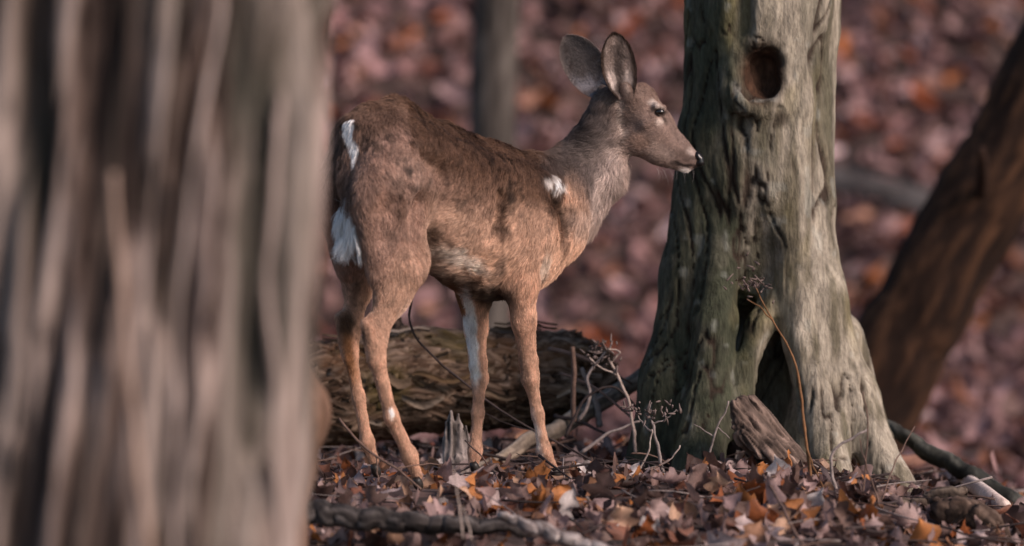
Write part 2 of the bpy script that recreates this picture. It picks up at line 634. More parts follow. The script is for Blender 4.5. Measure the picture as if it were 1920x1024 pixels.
def build_near_tree():
    def X(px):
        return (px - 960) * (14 + FYD) / FPX
    cx, R = X(188), 0.398
    z0 = float(gz(cx, FYD)) - .1
    t = empty('shaggy_bark_tree', (cx, FYD, z0), 'wide blurred trunk with ropy peeling bark nearest to the camera', 'tree')
    nth, nzs = 420, 260
    zs = np.linspace(z0, 4.2, nzs)
    th = np.linspace(0, 2 * math.pi, nth, endpoint=False)
    TH, ZZ = np.meshgrid(th, zs, indexing='ij')
    # ridges surveyed on the front, as pixel x at y = 0, 256, 512, 768, 1024
    ridges = [((575, 535, 518, 512, 520), 30, 1.0, 1.0), ((478, 425, 392, 372, 378), 40, .9, .85), ((612, 600, 585, 580, 558), 22, .55, .6),
              ((395, 335, 330, 330, 340), 30, .7, .7), ((283, 225, 190, 150, 120), 40, .7, .55), ((345, 290, 245, 215, 200), 26, .6, .6),
              ((110, 105, 100, 85, 60), 36, .6, .45), ((190, 160, 120, 70, 45), 28, .55, .45), ((30, 20, 30, 20, 5), 30, .6, .4),
              ((440, 400, 450, 460, 455), 18, .5, .6)]
    yrow = np.array([0, 256, 512, 768, 1024.])
    sp = (14 + FYD) / FPX
    zc = 1.5 - math.tan(PITCH) * (14 + FYD)
    pyz = 512 - (ZZ - zc) / sp
    disp = np.zeros_like(TH)
    tone = np.zeros_like(TH)
    wob = (fbm(np.stack([TH * 0, ZZ * 3, TH * 3], -1).reshape(-1, 3), 41, 2).reshape(TH.shape) - .5)
    for row, hw, hgt, tn in ridges:
        xr = np.interp(pyz, yrow, row)
        xr = X(xr) + wob * .02
        s = np.clip((xr - cx) / R, -.98, .98)
        thr = -np.arccos(s)                       # front half: angle below the x axis (towards -Y)
        wth = hw * sp / R / np.sqrt(1 - np.minimum(s * s, .8))
        d = (TH - (thr % (2 * math.pi)))
        d = (d + math.pi) % (2 * math.pi) - math.pi
        g = np.exp(-(np.abs(d) / wth) ** 2.6)
        disp = np.maximum(disp, g * hgt)
        tone = np.maximum(tone, g * tn)
    back = smooth01(np.sin(TH), -.1, .3)
    p3 = np.stack([np.cos(TH) * 5, np.sin(TH) * 5, ZZ * .55], -1).reshape(-1, 3)
    rnd = fbm(p3, 43, 3).reshape(TH.shape)
    lean = TH * 0 + .10 * ZZ
    pl = np.stack([np.cos(TH - lean) * 12, np.sin(TH - lean) * 12, ZZ * 2.0], -1).reshape(-1, 3)
    fib = fbm(pl + .8 * (fbm(pl * .6, 52, 2)[:, None] - .5), 53, 4).reshape(TH.shape)
    pl2 = np.stack([np.cos(TH - lean) * 22, np.sin(TH - lean) * 22, ZZ * 2.2], -1).reshape(-1, 3)
    fib2 = fbm(pl2, 54, 3).reshape(TH.shape)
    disp = .45 * disp + .75 * smooth01(fib, .38, .6) + .4 * (fib2 - .5)
    tone = np.clip(.55 * tone + .75 * smooth01(fib, .40, .62) + .9 * (fib2 - .5) - .1, 0, 1)
    disp = disp * (1 - back) + back * smooth01(rnd, .35, .65)
    tone = tone * (1 - back) + back * smooth01(rnd, .35, .7) * .7
    p4 = np.stack([np.cos(TH) * 13, np.sin(TH) * 13, ZZ * 1.6], -1).reshape(-1, 3)
    fine = fbm(p4, 45, 3).reshape(TH.shape) - .5
    rr = R * (1 + .22 * np.exp(-(ZZ - z0) / .35)) + .075 * disp - .05 + .06 * fine
    lean_x = np.interp(ZZ, [z0, zc - 512 * sp, zc, zc + 512 * sp, 4.2], [-.075, -.046, -.006, .024, .13])
    V = np.stack([cx + lean_x + rr * np.cos(TH), FYD + rr * np.sin(TH), ZZ], -1).reshape(-1, 3)
    I = np.arange(nth * nzs).reshape(nth, nzs)
    J = np.roll(I, -1, 0)
    F = np.stack([I[:, :-1], J[:, :-1], J[:, 1:], I[:, 1:]], -1).reshape(-1, 4)
    dark = np.array([.030, .020, .017])
    mid = np.array([.115, .081, .068])
    pale = np.array([.40, .318, .285])
    t1 = np.clip(tone + (fbm(p3 * [1, 1, 5] + 8, 47, 4).reshape(TH.shape) - .5) * 1.7, 0, 1).reshape(-1, 1)
    C = np.where(t1 < .5, dark + (mid - dark) * t1 * 2, mid + (pale - mid) * (t1 - .5) * 2)
    gr = smooth01(fbm(p3 * [.8, .8, 1.4] + 3, 48, 2), .5, .7)[:, None] * .45
    C = C + (np.array([.10, .105, .085]) - C) * gr
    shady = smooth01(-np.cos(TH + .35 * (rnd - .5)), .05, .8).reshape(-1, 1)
    C = C + (C * np.array([.52, .57, .54]) - C) * shady       # shade painted down the left side, slightly tinted with algae
    bl = smooth01(fbm(p3 * [1.5, 1.5, 2] + 13, 49, 2), .55, .7)[:, None] * .3
    C = C + (np.array([.28, .18, .15]) - C) * bl
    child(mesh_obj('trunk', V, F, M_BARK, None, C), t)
    # peeling strips of bark standing proud of the trunk
    for (row, hw, out) in [((560, 528, 512, 520, 532), 8, .06), ((440, 392, 362, 350, 346), 7, .06)]:
        ys = np.linspace(-120, 1150, 26)
        pts = []
        for y in ys:
            x = X(np.interp(y, yrow, row))
            s = (x - cx) / R
            pts.append((x, FYD - math.sqrt(max(.02, 1 - s * s)) * (R + out * .7) , zc - (y - 512) * sp))
        q = resample(pts, 30, .006, int(hw))
        Vt, Ft = tube(q, hw * sp * (.75 + .5 * RNG.random(30)), 8)
        Cc = np.array([.40, .32, .285]) * (.5 + .8 * fbm(Vt * [20, 20, 6], 50, 2))[:, None]
        child(mesh_obj('bark_strip', Vt, Ft, M_BARK, None, Cc), t)
    # dry vine stem running up the bark
    ys = np.array([300, 420, 520, 640, 760, 880, 1024, 1200])
    xs = np.array([246, 250, 258, 268, 280, 292, 304, 312])
    pts = []
    for x_, y in zip(xs, ys):
        x = X(x_)
        s = (x - cx) / R
        pts.append((x, FYD - math.sqrt(1 - s * s) * (R + .06), zc - (y - 512) * sp))
    pts.append((pts[-1][0] + .01, pts[-1][1] - .03, z0 + .05))
    q = resample(pts, 40, .004, 4)
    Vt, Ft = tube(q, np.linspace(.007, .014, 40), 8)
    o = mesh_obj('vine', Vt, Ft, M_TWIG, None, np.array([.34, .24, .19]) * (.8 + .4 * fbm(Vt * 30, 51, 2))[:, None])
    tag(o, 'thin pale dry vine stem running up the blurred shaggy trunk', 'vine')


build_near_tree()


def bark_tube(pts, rad, seg, n, seed, amp, colors, freq=(9, 9, 3), wob=0.01, along=None):
    """a trunk or log whose surface is worn into plates; colours are (crack, mid, pale)"""
    q = resample(pts, n, wob, seed)
    rad = np.interp(np.linspace(0, 1, n), np.linspace(0, 1, len(rad)), rad)
    V, F = tube(q, rad, seg)
    k = np.repeat(np.arange(n), seg)
    axis = q[k]
    d = V - axis
    N = d / (np.linalg.norm(d, axis=1)[:, None] + 1e-9)
    t = np.gradient(q, axis=0)
    t = t / np.linalg.norm(t, axis=1)[:, None]
    s = np.cumsum(np.r_[0, np.linalg.norm(np.diff(q, axis=0), axis=1)])[k]
    G = np.c_[N * np.array([freq[0]] * 3) * rad[k][:, None] * 1.0, ][:, :3]
    G = np.c_[G[:, 0] + s * freq[2], G[:, 1] + G[:, 2] * .7, G[:, 2] - G[:, 1] * .7]
    wv = fbm(G * .6 + 3, seed + 60, 2)[:, None] - .5
    w = np.abs(fbm(G + wv * 2, seed + 61, 3) - .5) * 2
    crack = 1 - smooth01(w, .02, .22)
    big = fbm(G * .45 + 9, seed + 62, 2) - .5
    fine = fbm(G * 2.3 + 5, seed + 63, 3)
    V = V + N * (amp * (-crack + 1.8 * big + .5 * (fine - .5)))[:, None]
    c0, c1, c2 = [np.array(c) for c in colors]
    C = c1 + (c2 - c1) * smooth01(fine, .42, .66)[:, None]
    C = C + (c0 - C) * (crack * .85)[:, None]
    return V, F, C


# ---- slim grey trunk behind the deer's back
def base_of(px, Y):
    p = P(px, 512, Y)
    p[2] = float(gz(p[0], p[1])) - .1
    return p


Yb = 8.6
b0 = base_of(912, Yb)
top = P(938, -700, Yb)
t = empty('slim_tree', b0, 'slim grey trunk blurred on the slope behind the deer back', 'tree')
V, F, C = bark_tube([b0, P(914, 500, Yb), P(922, 250, Yb), P(932, 0, Yb), top, P(930, -2200, Yb)], [.13, .105, .098, .092, .09, .05], 28, 90, 1, .006,
                    [(.03, .025, .022), (.085, .072, .063), (.15, .13, .115)], (30, 30, 3))
child(mesh_obj('trunk', V, F, M_BARK, None, C), t)
for (s, e) in [((931, -900), (1350, -1700)), ((930, -1300), (450, -2200))]:
    q = resample([P(*s, Yb), P((s[0] + e[0]) / 2, (s[1] + e[1]) / 2 + 80, Yb + .3), P(*e, Yb + .5)], 10)
    Vt, Ft = tube(q, np.linspace(.035, .006, 10), 8)
    child(mesh_obj('limb', Vt, Ft, M_BARK, None, np.tile([.17, .145, .125], (len(Vt), 1))), t)

# ---- leaning dead trunk on the right
Yl = 4.6
t = empty('leaning_tree', P(1560, 880, Yl), 'dark red-brown dead trunk leaning up to the picture edge beyond the beech', 'tree')
V, F, C = bark_tube([P(1530, 950, Yl), P(1667, 690, Yl), P(1800, 446, Yl), P(1935, 200, Yl + .05), P(2200, -300, Yl + .1), P(2700, -1300, Yl + .2)], [.19, .17, .172, .175, .165, .1], 44, 120, 2, .012,
                    [(.008, .004, .003), (.034, .0165, .0095), (.075, .036, .019)], (12, 12, 2))
q = proj(V)
rot = smooth01(fbm(V * [5, 5, 2], 77, 3), .5, .68) * smooth01((q[0] - 1667) * .88 + (q[1] - 682) * .48, -10, 60)
C = C + (np.array([.15, .066, .026]) - C) * (rot * .8)[:, None]
child(mesh_obj('trunk', V, F, M_BARK, None, C), t)
q = resample([P(1830, 400, Yl), P(1845, 330, Yl - .25), P(1840, 280, Yl - .35)], 8)
Vt, Ft = tube(q, [.03, .028, .026, .024, .022, .02, .018, .014], 9)
child(mesh_obj('branch_stub', Vt, Ft, M_BARK, None, np.tile([.03, .015, .01], (len(Vt), 1))), t)

# ---- young trunk with a burl peeping out behind the near trunk
Ys = -1.6
pb = P(520, 880, Ys)
pb[2] = float(gz(pb[0], pb[1]))
t = empty('burl_tree', pb, 'young brown trunk with a smooth swollen burl peeping out behind the shaggy trunk', 'tree')
Fd = Field(P(330, 1200, Ys) - [.1, .3, .1], P(700, -420, Ys) + [.1, .3, .1], .012)
for (x0, y0, r0, x1, y1, r1) in [(500, 1180, 84, 508, 1000, 58), (508, 1000, 58, 520, 880, 60), (520, 880, 60, 548, 775, 66), (548, 775, 62, 520, 660, 50), (520, 660, 50, 500, 300, 46), (500, 300, 46, 505, -380, 42)]:
    Fd.cap(P(x0, y0, Ys), M(r0, Ys), P(x1, y1, Ys), M(r1, Ys), .05)
V, F = Fd.mesh()
V = V + vert_normals(V, F) * ((fbm(V * [14, 14, 6], 81, 3) - .5) * .03)[:, None]
C = np.array([.15, .088, .06]) * (.4 + 1.2 * fbm(V * [30, 30, 8], 82, 3))[:, None]
child(mesh_obj('trunk', V, F, M_BARK, None, C), t)
Vt, Ft = tube(resample([P(505, -330, Ys), P(512, -1100, Ys), P(480, -2200, Ys)], 16, .01, 3), np.linspace(M(41, Ys), .012, 16), 12)
child(mesh_obj('upper_trunk', Vt, Ft, M_BARK, None, np.tile([.15, .088, .06], (len(Vt), 1))), t)


def G(px, py, lift=0.03):
    """the point of the ground seen at a pixel, raised a little"""
    for Y in np.arange(-3, 18, .03):
        p = P(px, py, Y)
        if p[2] < float(gz(p[0], p[1])):
            break
    p[2] += lift
    return p


# ================================================================== LOGS AND BRANCHES
def log(name, label, cat, pts, rad, seg, n, seed, amp, colors, mat=M_LOG, freq=(14, 14, 4), group=None, wob=.008):
    V, F, C = bark_tube(pts, rad, seg, n, seed, amp, colors, freq, wob)
    o = mesh_obj(name, V, F, mat, None, C)
    return tag(o, label, cat, group)


YL = 1.45
lg = empty('fallen_log', P(850, 800, YL), 'thick mossy fallen log with cracked bark behind the deer legs', 'log')
V, F, C = bark_tube([P(360, 765, YL - .1), P(560, 742, YL - .05), P(760, 722, YL), P(960, 712, YL + .02), P(1092, 706, YL + .03)], [.15, .155, .158, .15, .135], 110, 330, 5, .02,
                    [(.007, .004, .003), (.085, .048, .030), (.31, .215, .155)], (42, 42, 12), .006)
moss = smooth01(fbm(V * [8, 8, 8], 91, 3), .5, .68)[:, None] * .6
C = C + (np.array([.11, .085, .025]) - C) * moss
rust = smooth01(fbm(V * [6, 9, 9] + 4, 92, 3), .52, .7)[:, None] * .55
C = C + (np.array([.19, .085, .035]) - C) * rust
V = V + np.array([[0, 0, 1.0]]) * ((fbm(V * [4, 0, 0], 93, 2) - .5) * .03)[:, None]
child(mesh_obj('bark', V, F, M_LOG, None, C), lg)
# bark plates still clinging to the log, lifted at the edges
for k in range(12):
    px_, a = RNG.uniform(640, 1080), RNG.uniform(-.5, 1.7)
    c0 = P(px_, np.interp(px_, [560, 760, 960, 1092], [742, 722, 712, 706]), YL)
    L, W = RNG.uniform(.04, .11), RNG.uniform(.007, .015)
    vs, fs = [], []
    R = .163 + RNG.uniform(0, .012)
    nu, nv = 7, 4
    for i in range(nu):
        for j in range(nv):
            u = (i / (nu - 1) - .5) * 2
            v = (j / (nv - 1) - .5) * 2
            aa = a + v * W / R * (1 - .3 * u * u) + .08 * math.sin(u * 3 + k)
            rr = R + .006 * abs(v) - .004 * u * u + .004 * math.sin(5 * u + k)
            vs.append((c0[0] + u * L, c0[1] - rr * math.cos(aa), c0[2] + rr * math.sin(aa)))
    for lay in (0, 1):
        for i in range(nu - 1):
            for j in range(nv - 1):
                b = lay * nu * nv
                f = (b + i * nv + j, b + (i + 1) * nv + j, b + (i + 1) * nv + j + 1, b + i * nv + j + 1)
                fs.append(f if lay == 0 else f[::-1])
    top_ = np.array(vs)
    ctr = np.array([c0[0], c0[1], c0[2]])
    dn = top_ - ctr
    dn[:, 0] = 0
    dn /= np.linalg.norm(dn, axis=1)[:, None]
    allv = np.r_[top_, top_ - dn * .012]
    shade = RNG.uniform(.6, 1.3)
    colr = np.array([[.24, .165, .11], [.16, .10, .055], [.34, .26, .2]][k % 3]) * shade
    child(mesh_obj('bark_plate', allv, fs, M_LOG, None, np.tile(colr, (len(allv), 1))), lg)

# broken upright lump of wood at the log's left
V, F, C = bark_tube([P(750, 700, 1.45), P(752, 650, 1.47), P(738, 600, 1.5)], [.05, .045, .02], 18, 24, 6, .012,
                    [(.01, .006, .005), (.07, .045, .03), (.2, .14, .11)], (30, 30, 8), .01)
tag(mesh_obj('branch_stub', V, F, M_LOG, None, C), 'short dark broken stub rising from the fallen log behind the hind leg', 'branch')

log('pale_branch', 'smooth pale branch propped between the fallen log and the beech', 'branch',
    [P(880, 885, .95), P(960, 848, 1.0), P(1060, 795, 1.15), P(1160, 735, 1.3), P(1215, 700, 1.35)], [.016, .024, .027, .028, .026], 18, 50, 7, .003,
    [(.10, .08, .065), (.27, .215, .165), (.38, .31, .25)], M_WOOD, (40, 40, 6))
log('dark_branch', 'long dark mossy branch sloping down from the beech root at the picture edge', 'branch',
    [P(1640, 790, 1.5), P(1740, 846, 1.3), P(1840, 905, 1.1), P(1930, 958, .95), P(2100, 1050, .7)], [.022, .027, .028, .028, .026], 18, 60, 8, .004,
    [(.012, .012, .010), (.045, .045, .038), (.10, .10, .085)], M_WOOD, (30, 30, 6))
log('stand_in_log', 'added pale log standing in for a strip of lit ground under the dark sloping branch', 'log',  # pale log added in place of a strip of lit ground
    [G(1650, 880, .04), G(1730, 896, .055), G(1800, 928, .06), G(1880, 975, .04)], [.016, .03, .032, .02], 16, 30, 9, .004,
    [(.4, .3, .27), (.62, .5, .45), (.75, .64, .58)], M_WOOD, (20, 20, 5))
log('rotten_log', 'short rotten log end on the leaves under the dark sloping branch', 'log',
    [P(1640, 958, -.1), P(1720, 945, -.1), P(1790, 932, -.12), P(1808, 930, -.12)], [.014, .022, .03, .024], 20, 40, 10, .006,
    [(.012, .008, .007), (.075, .052, .04), (.17, .13, .10)], M_WOOD, (40, 40, 7))
log('rotten_root', 'lumpy dark rotten root below the short log end', 'root',
    [P(1752, 950, -.25), P(1805, 962, -.25), P(1850, 985, -.27), P(1890, 1020, -.3)], [.022, .045, .042, .02], 22, 60, 11, .008,
    [(.01, .007, .006), (.06, .038, .028), (.16, .11, .085)], M_WOOD, (26, 26, 12))
log('dark_log', 'dark damp log half sunk in leaves along the picture bottom', 'log',
    [P(480, 950, -.75), P(590, 962, -.78), P(720, 975, -.8), P(840, 985, -.82), P(960, 990, -.84), P(1040, 1000, -.86)], [.026, .03, .029, .024, .02, .012], 22, 90, 12, .005,
    [(.012, .010, .010), (.05, .042, .040), (.12, .105, .10)], M_WOOD, (36, 36, 5))
log('grey_branch', 'split grey branch with a bleached broken end lying among the leaves', 'branch',
    [P(935, 968, -.95), P(985, 985, -.97), P(1060, 1010, -1.0), P(1160, 1045, -1.05)], [.010, .021, .019, .016], 16, 50, 13, .005,
    [(.07, .055, .05), (.26, .215, .205), (.50, .44, .42)], M_WOOD, (60, 60, 5))
log('slope_log', 'grey log lying across the blurred slope between beech and leaning trunk', 'log',
    [G(1480, 345), G(1570, 362), G(1660, 385), G(1760, 408), G(1860, 430)], [.10, .115, .11, .10, .09], 18, 30, 14, .01,
    [(.02, .017, .016), (.07, .06, .058), (.16, .145, .14)], M_WOOD, (12, 12, 3))
log('slope_branch', 'dark fallen bough on the slope just above the deer ears', 'branch',
    [G(955, 60), G(1040, 78), G(1140, 92), G(1215, 110), G(1250, 170)], [.03, .036, .036, .03, .02], 12, 30, 15, .006,
    [(.012, .008, .007), (.03, .02, .018), (.06, .045, .04)], M_WOOD, (12, 12, 3))
log('crooked_branch', 'crooked dark branch on the slope beside the upper beech trunk', 'branch',
    [G(1165, 60), G(1195, 52), G(1225, 75), G(1230, 105), G(1290, 170)], [.02, .026, .028, .028, .03], 12, 30, 16, .006,
    [(.012, .008, .007), (.026, .018, .016), (.05, .038, .034)], M_WOOD, (12, 12, 3))
log('slope_bough', 'low dark bough on the slope above the grey log', 'branch',
    [G(1610, 318), G(1690, 340), G(1770, 372)], [.02, .032, .026], 12, 24, 17, .006,
    [(.012, .009, .008), (.035, .024, .02), (.08, .06, .05)], M_WOOD, (12, 12, 3))

# upright weathered snag beside the far foreleg
Yk = .75
Fd = Field(P(800, 950, Yk) - [.04, .14, .03], P(930, 740, Yk) + [.04, .14, .03], .004)
for (x0, y0, r0, x1, y1, r1) in [(846, 772, 3, 846, 800, 9), (846, 800, 9, 848, 885, 15), (858, 776, 3, 860, 812, 8), (860, 812, 8, 868, 890, 14), (838, 792, 2, 838, 830, 7), (838, 830, 7, 840, 900, 10), (873, 800, 3, 878, 850, 9), (878, 850, 9, 890, 905, 16), (858, 868, 20, 866, 930, 30)]:
    Fd.cap(P(x0, y0, Yk), M(r0, Yk), P(x1, y1, Yk), M(r1, Yk), .006)
V, F = Fd.mesh()
N = vert_normals(V, F)
gr_ = fbm(V * [110, 110, 16], 101, 3)
V = V + N * ((gr_ - .5) * .022)[:, None]
C = np.array([.27, .23, .215]) * np.clip(2.4 * gr_ - .5, .12, 1.6)[:, None]
o = mesh_obj('snag', V, F, M_WOOD, None, C)
tag(o, 'small splintered grey snag standing beside the far foreleg', 'stump')

# torn stump in the beech's hollow
Yk = .62
Fd = Field(P(1310, 960, Yk) - [.04, .2, .03], P(1560, 720, Yk) + [.04, .2, .03], .005)
for (x0, y0, r0, x1, y1, r1, dy) in [(1392, 752, 12, 1440, 850, 34, 0), (1440, 850, 34, 1510, 905, 26, -.02), (1412, 748, 9, 1480, 850, 22, .03), (1376, 762, 10, 1400, 815, 20, -.02),
                                     (1480, 850, 22, 1535, 905, 16, .0), (1400, 815, 20, 1480, 905, 30, -.03), (1350, 880, 16, 1420, 905, 26, -.03)]:
    Fd.cap(P(x0, y0, Yk + dy), M(r0, Yk), P(x1, y1, Yk + dy), M(r1, Yk), .015)
Fd.cap(P(1372, 862, Yk - .12), M(30, Yk), P(1425, 880, Yk - .12), M(28, Yk), .01, None, 1, True)
Fd.cap(P(1372, 862, Yk - .05), M(28, Yk), P(1425, 880, Yk - .05), M(24, Yk), .01, None, 1, True)
V, F = Fd.mesh()
N = vert_normals(V, F)
dirn = np.array([.62, 0, -.78])
perp = np.array([.78, 0, .62])
G = np.c_[V @ dirn * 9, V @ perp * 130, V[:, 1] * 110]
gr_ = fbm(G, 103, 3)
V = V + N * ((gr_ - .5) * .032)[:, None]
C = np.array([.19, .135, .11]) * np.clip(2.6 * gr_ - .65, .06, 1.7)[:, None] * (.5 + fbm(V * 30, 104, 2))[:, None]
o = mesh_obj('torn_stump', V, F, M_WOOD, None, C)
tag(o, 'torn brown stump with splintered grain wedged in the beech root hollow', 'stump')

# ------------------------------------------------------------------ twigs and dry plants
TW = {'grey': (.26, .215, .2), 'dark': (.05, .036, .034), 'orange': (.20, .10, .045), 'brown': (.15, .095, .075), 'pale': (.40, .32, .28)}


def twig_parts(root, segs, colr, parent_first=True, seed=0):
    for k, (pts, r0, r1) in enumerate(segs):
        q = resample([P(*p) for p in pts], max(10, 7 * len(pts)), .002, seed + k)
        r = np.linspace(r0, r1, len(q)) * (.85 + .3 * np.random.default_rng(seed + k).random(len(q)))
        Vt, Ft = tube(q, r, 7)
        C = np.array(TW[colr]) * (.6 + .8 * fbm(Vt * [50, 50, 50], 110 + seed % 5, 2))[:, None]
        child(mesh_obj('stem' if k == 0 else 'side_shoot', Vt, Ft, M_TWIG, None, C), root)


def twig(name, label, cat, segs, colr, group=None, seed=0):
    p0 = P(*segs[0][0][0])
    if len(segs) == 1:
        pts, r0, r1 = segs[0]
        q = resample([P(*p) for p in pts], max(10, 7 * len(pts)), .002, seed)
        Vt, Ft = tube(q, np.linspace(r0, r1, len(q)), 7)
        C = np.array(TW[colr]) * (.6 + .8 * fbm(Vt * 50, 110, 2))[:, None]
        return tag(mesh_obj(name, Vt, Ft, M_TWIG, None, C), label, cat, group)
    t = empty(name, p0, label, cat, group)
    twig_parts(t, segs, colr, seed=seed)
    return t


twig('long_twig', 'long thin dark twig crossing in front of the fallen log', 'twig',
     [([(770, 520, .9), (776, 560, .9), (762, 600, .9), (778, 635, .9), (830, 685, .9), (930, 765, .85), (1000, 806, .8), (1075, 845, .8), (1160, 888, .75), (1200, 905, .72)], .0035, .0028),
      ([(905, 742, .87), (890, 690, .9), (872, 650, .95)], .0022, .001), ([(1000, 806, .8), (960, 800, .85), (900, 770, .9)], .002, .001)], 'dark', seed=1)
twig('bent_twig', 'dark bent twig resting against the hind feet', 'twig',
     [([(636, 785, -.1), (665, 822, -.12), (705, 858, -.15), (745, 878, -.18), (790, 918, -.2)], .0038, .003), ([(705, 858, -.15), (708, 885, -.16), (712, 905, -.17)], .0025, .0015),
      ([(745, 878, -.18), (800, 868, -.1), (830, 872, 0)], .0022, .001)], 'brown', seed=2)
twig('fine_twig', 'fine twig slanting past the far forefoot', 'twig', [([(872, 826, .35), (905, 858, .2), (930, 890, .1), (950, 925, -.1)], .0022, .0018)], 'brown', seed=3)
twig('ground_twig', 'dark twig lying behind the near forefoot', 'twig', [([(900, 850, .9), (960, 862, .9), (1010, 872, .85), (1075, 866, .85)], .005, .003)], 'dark', seed=4)
twig('forked_sapling', 'pale forked twig rising in front of the beech root hollow', 'twig',
     [([(1318, 915, .2), (1326, 880, .2), (1334, 835, .2), (1345, 800, .2), (1360, 770, .2), (1366, 752, .2)], .0042, .0022), ([(1340, 820, .2), (1318, 806, .2), (1300, 795, .2)], .0022, .001),
      ([(1345, 800, .2), (1360, 812, .2), (1368, 822, .2)], .002, .001)], 'grey', seed=5)
twig('hooked_twig', 'stout hooked bare twig standing before the spreading beech root', 'twig',
     [([(1570, 928, -.1), (1560, 890, -.1), (1556, 855, -.1), (1575, 832, -.1), (1605, 818, -.1), (1626, 806, -.1)], .0052, .0032)], 'grey', seed=6)
twig('thin_sapling', 'thin upright bare stem standing in front of the spreading beech root', 'twig',
     [([(1612, 960, -.2), (1622, 900, -.2), (1626, 840, -.2), (1628, 780, -.2), (1618, 735, -.2)], .003, .0016), ([(1650, 950, -.22), (1632, 895, -.2), (1616, 850, -.2), (1612, 822, -.2)], .0022, .0015)], 'brown', seed=7)
twig('leaning_twig', 'thin leaning twig with a bare tip at the end of the beech root', 'twig',
     [([(1650, 950, -.15), (1672, 880, -.1), (1692, 840, -.05), (1715, 800, 0)], .0024, .0015)], 'brown', seed=8)
twig('dry_wildflower', 'straight orange-brown dry stem with a fluffy seed head before the beech', 'dry plant',
     [([(1521, 900, -.05), (1512, 830, -.03), (1504, 760, 0), (1497, 695, .02), (1475, 645, .03), (1448, 600, .05), (1425, 558, .05), (1412, 530, .05)], .0048, .0018),
      ([(1448, 600, .05), (1425, 575, .04), (1400, 560, .04)], .0025, .001),      ([(1514, 845, -.04), (1528, 880, -.06), (1545, 920, -.1)], .003, .002)], 'orange', seed=9)
stem_root = bpy.data.objects['dry_wildflower']
seedV, seedF = [], []
for k in range(46):
    ang, rr = RNG.uniform(0, 6.28), abs(RNG.normal(0, 1))
    ctr = P(1412 + 20 * RNG.normal() , 530 + 18 * RNG.normal(), .05 + .02 * RNG.normal())
    e1 = ctr + RNG.normal(0, .012, 3)
    Vt, Ft = tube(np.linspace(ctr, e1, 3), [.0028, .0024, .0008], 5)
    seedF += [tuple(i + sum(len(v) for v in seedV) for i in f) for f in Ft]
    seedV.append(Vt)
seedV = np.concatenate(seedV)
o = child(mesh_obj('seed_head', seedV, seedF, M_TWIG, None, np.tile([.13, .095, .085], (len(seedV), 1)) * RNG.uniform(.5, 1.8, (len(seedV), 1))), stem_root)
o['kind'] = 'stuff'

dead_label = ['blurred dry weed stalk with a pale tuft between the log and the beech', 'grey weed stalk leaning at the dark foot of the beech', 'low dry weed with curled pale tips by the beech foot']
dead = [([([(1192, 850, .9), (1188, 800, .9), (1180, 755, .9), (1160, 705, .9), (1145, 680, .9)], .005, .004), ([(1160, 705, .9), (1125, 690, .9), (1105, 670, .9)], .003, .002), ([(1145, 680, .9), (1165, 660, .9), (1140, 655, .9)], .003, .002)], 'pale'),
        ([([(1245, 905, .35), (1238, 860, .35), (1228, 815, .35), (1222, 790, .35)], .0055, .004), ([(1228, 815, .35), (1200, 790, .4), (1190, 765, .4)], .003, .0015), ([(1224, 795, .35), (1250, 785, .35), (1268, 768, .35)], .0028, .0015),
           ([(1226, 800, .35), (1215, 775, .36), (1222, 755, .36)], .0025, .0015)], 'grey'),
        ([([(1180, 905, .3), (1205, 870, .3), (1218, 845, .3), (1222, 805, .3)], .0032, .002), ([(1205, 870, .3), (1200, 890, .3), (1206, 905, .3)], .002, .001), ([(1275, 835, .3), (1260, 860, .3), (1240, 872, .3), (1205, 880, .3)], .0022, .001)], 'pale')]
for k, (sg, cl) in enumerate(dead):
    twig('dry_weed', dead_label[k], 'dry plant', sg, cl, 'dry weeds by the beech', 20 + k * 5)
    rt = [x for x in bpy.data.objects if x.name.startswith('dry_weed')][-1]
    for (bx, by, bY) in ([(1145, 672, .9), (1108, 668, .9), (1128, 650, .9)] if k == 0 else [(1222, 775, .35), (1255, 770, .35), (1192, 768, .4)] if k == 1 else []):
        vs, fs = [], []
        for _ in range(14):
            ctr = P(bx + 9 * RNG.normal(), by + 8 * RNG.normal(), bY)
            Vt, Ft = tube(np.linspace(ctr, ctr + RNG.normal(0, .012, 3), 3), [.003, .003, .001], 5)
            fs += [tuple(i + sum(len(v) for v in vs) for i in f) for f in Ft]
            vs.append(Vt)
        vs = np.concatenate(vs)
        child(mesh_obj('tuft', vs, fs, M_TWIG, None, np.tile([.17, .13, .12], (len(vs), 1)) * RNG.uniform(.5, 1.3, (len(vs), 1))), rt)
twig('bleached_twigs', 'forked bleached stick leaning at the end of the fallen log', 'twig',
     [([(1125, 800, 1.2), (1118, 750, 1.2), (1100, 710, 1.2), (1090, 690, 1.2)], .010, .006), ([(1118, 750, 1.2), (1150, 730, 1.2)], .005, .003)], 'grey', seed=40).name = 'forked_stick'
twig('upright_stick', 'straight blurred brown stick at the end of the fallen log', 'twig',
     [([(1076, 790, 1.0), (1074, 740, 1.0), (1077, 690, 1.0), (1073, 650, 1.0)], .008, .007)], 'brown', seed=42)
twig('slope_weed', 'blurred pale seed tuft against the leaning trunk beside the beech', 'dry plant',
     [([(1570, 720, 1.9), (1592, 670, 1.9), (1612, 640, 1.9)], .004, .003), ([(1592, 670, 1.9), (1585, 640, 1.9), (1590, 625, 1.9)], .003, .002)], 'grey', seed=44)
twig('thin_stalk', 'thin pale stalk rising from the leaves at the picture bottom beside the dark log', 'dry plant',
     [([(868, 1010, -1.1), (862, 960, -1.1), (856, 915, -1.1), (850, 880, -1.1)], .003, .0015), ([(885, 1010, -1.1), (876, 975, -1.1), (868, 950, -1.1)], .0025, .0015)], 'pale', seed=46)
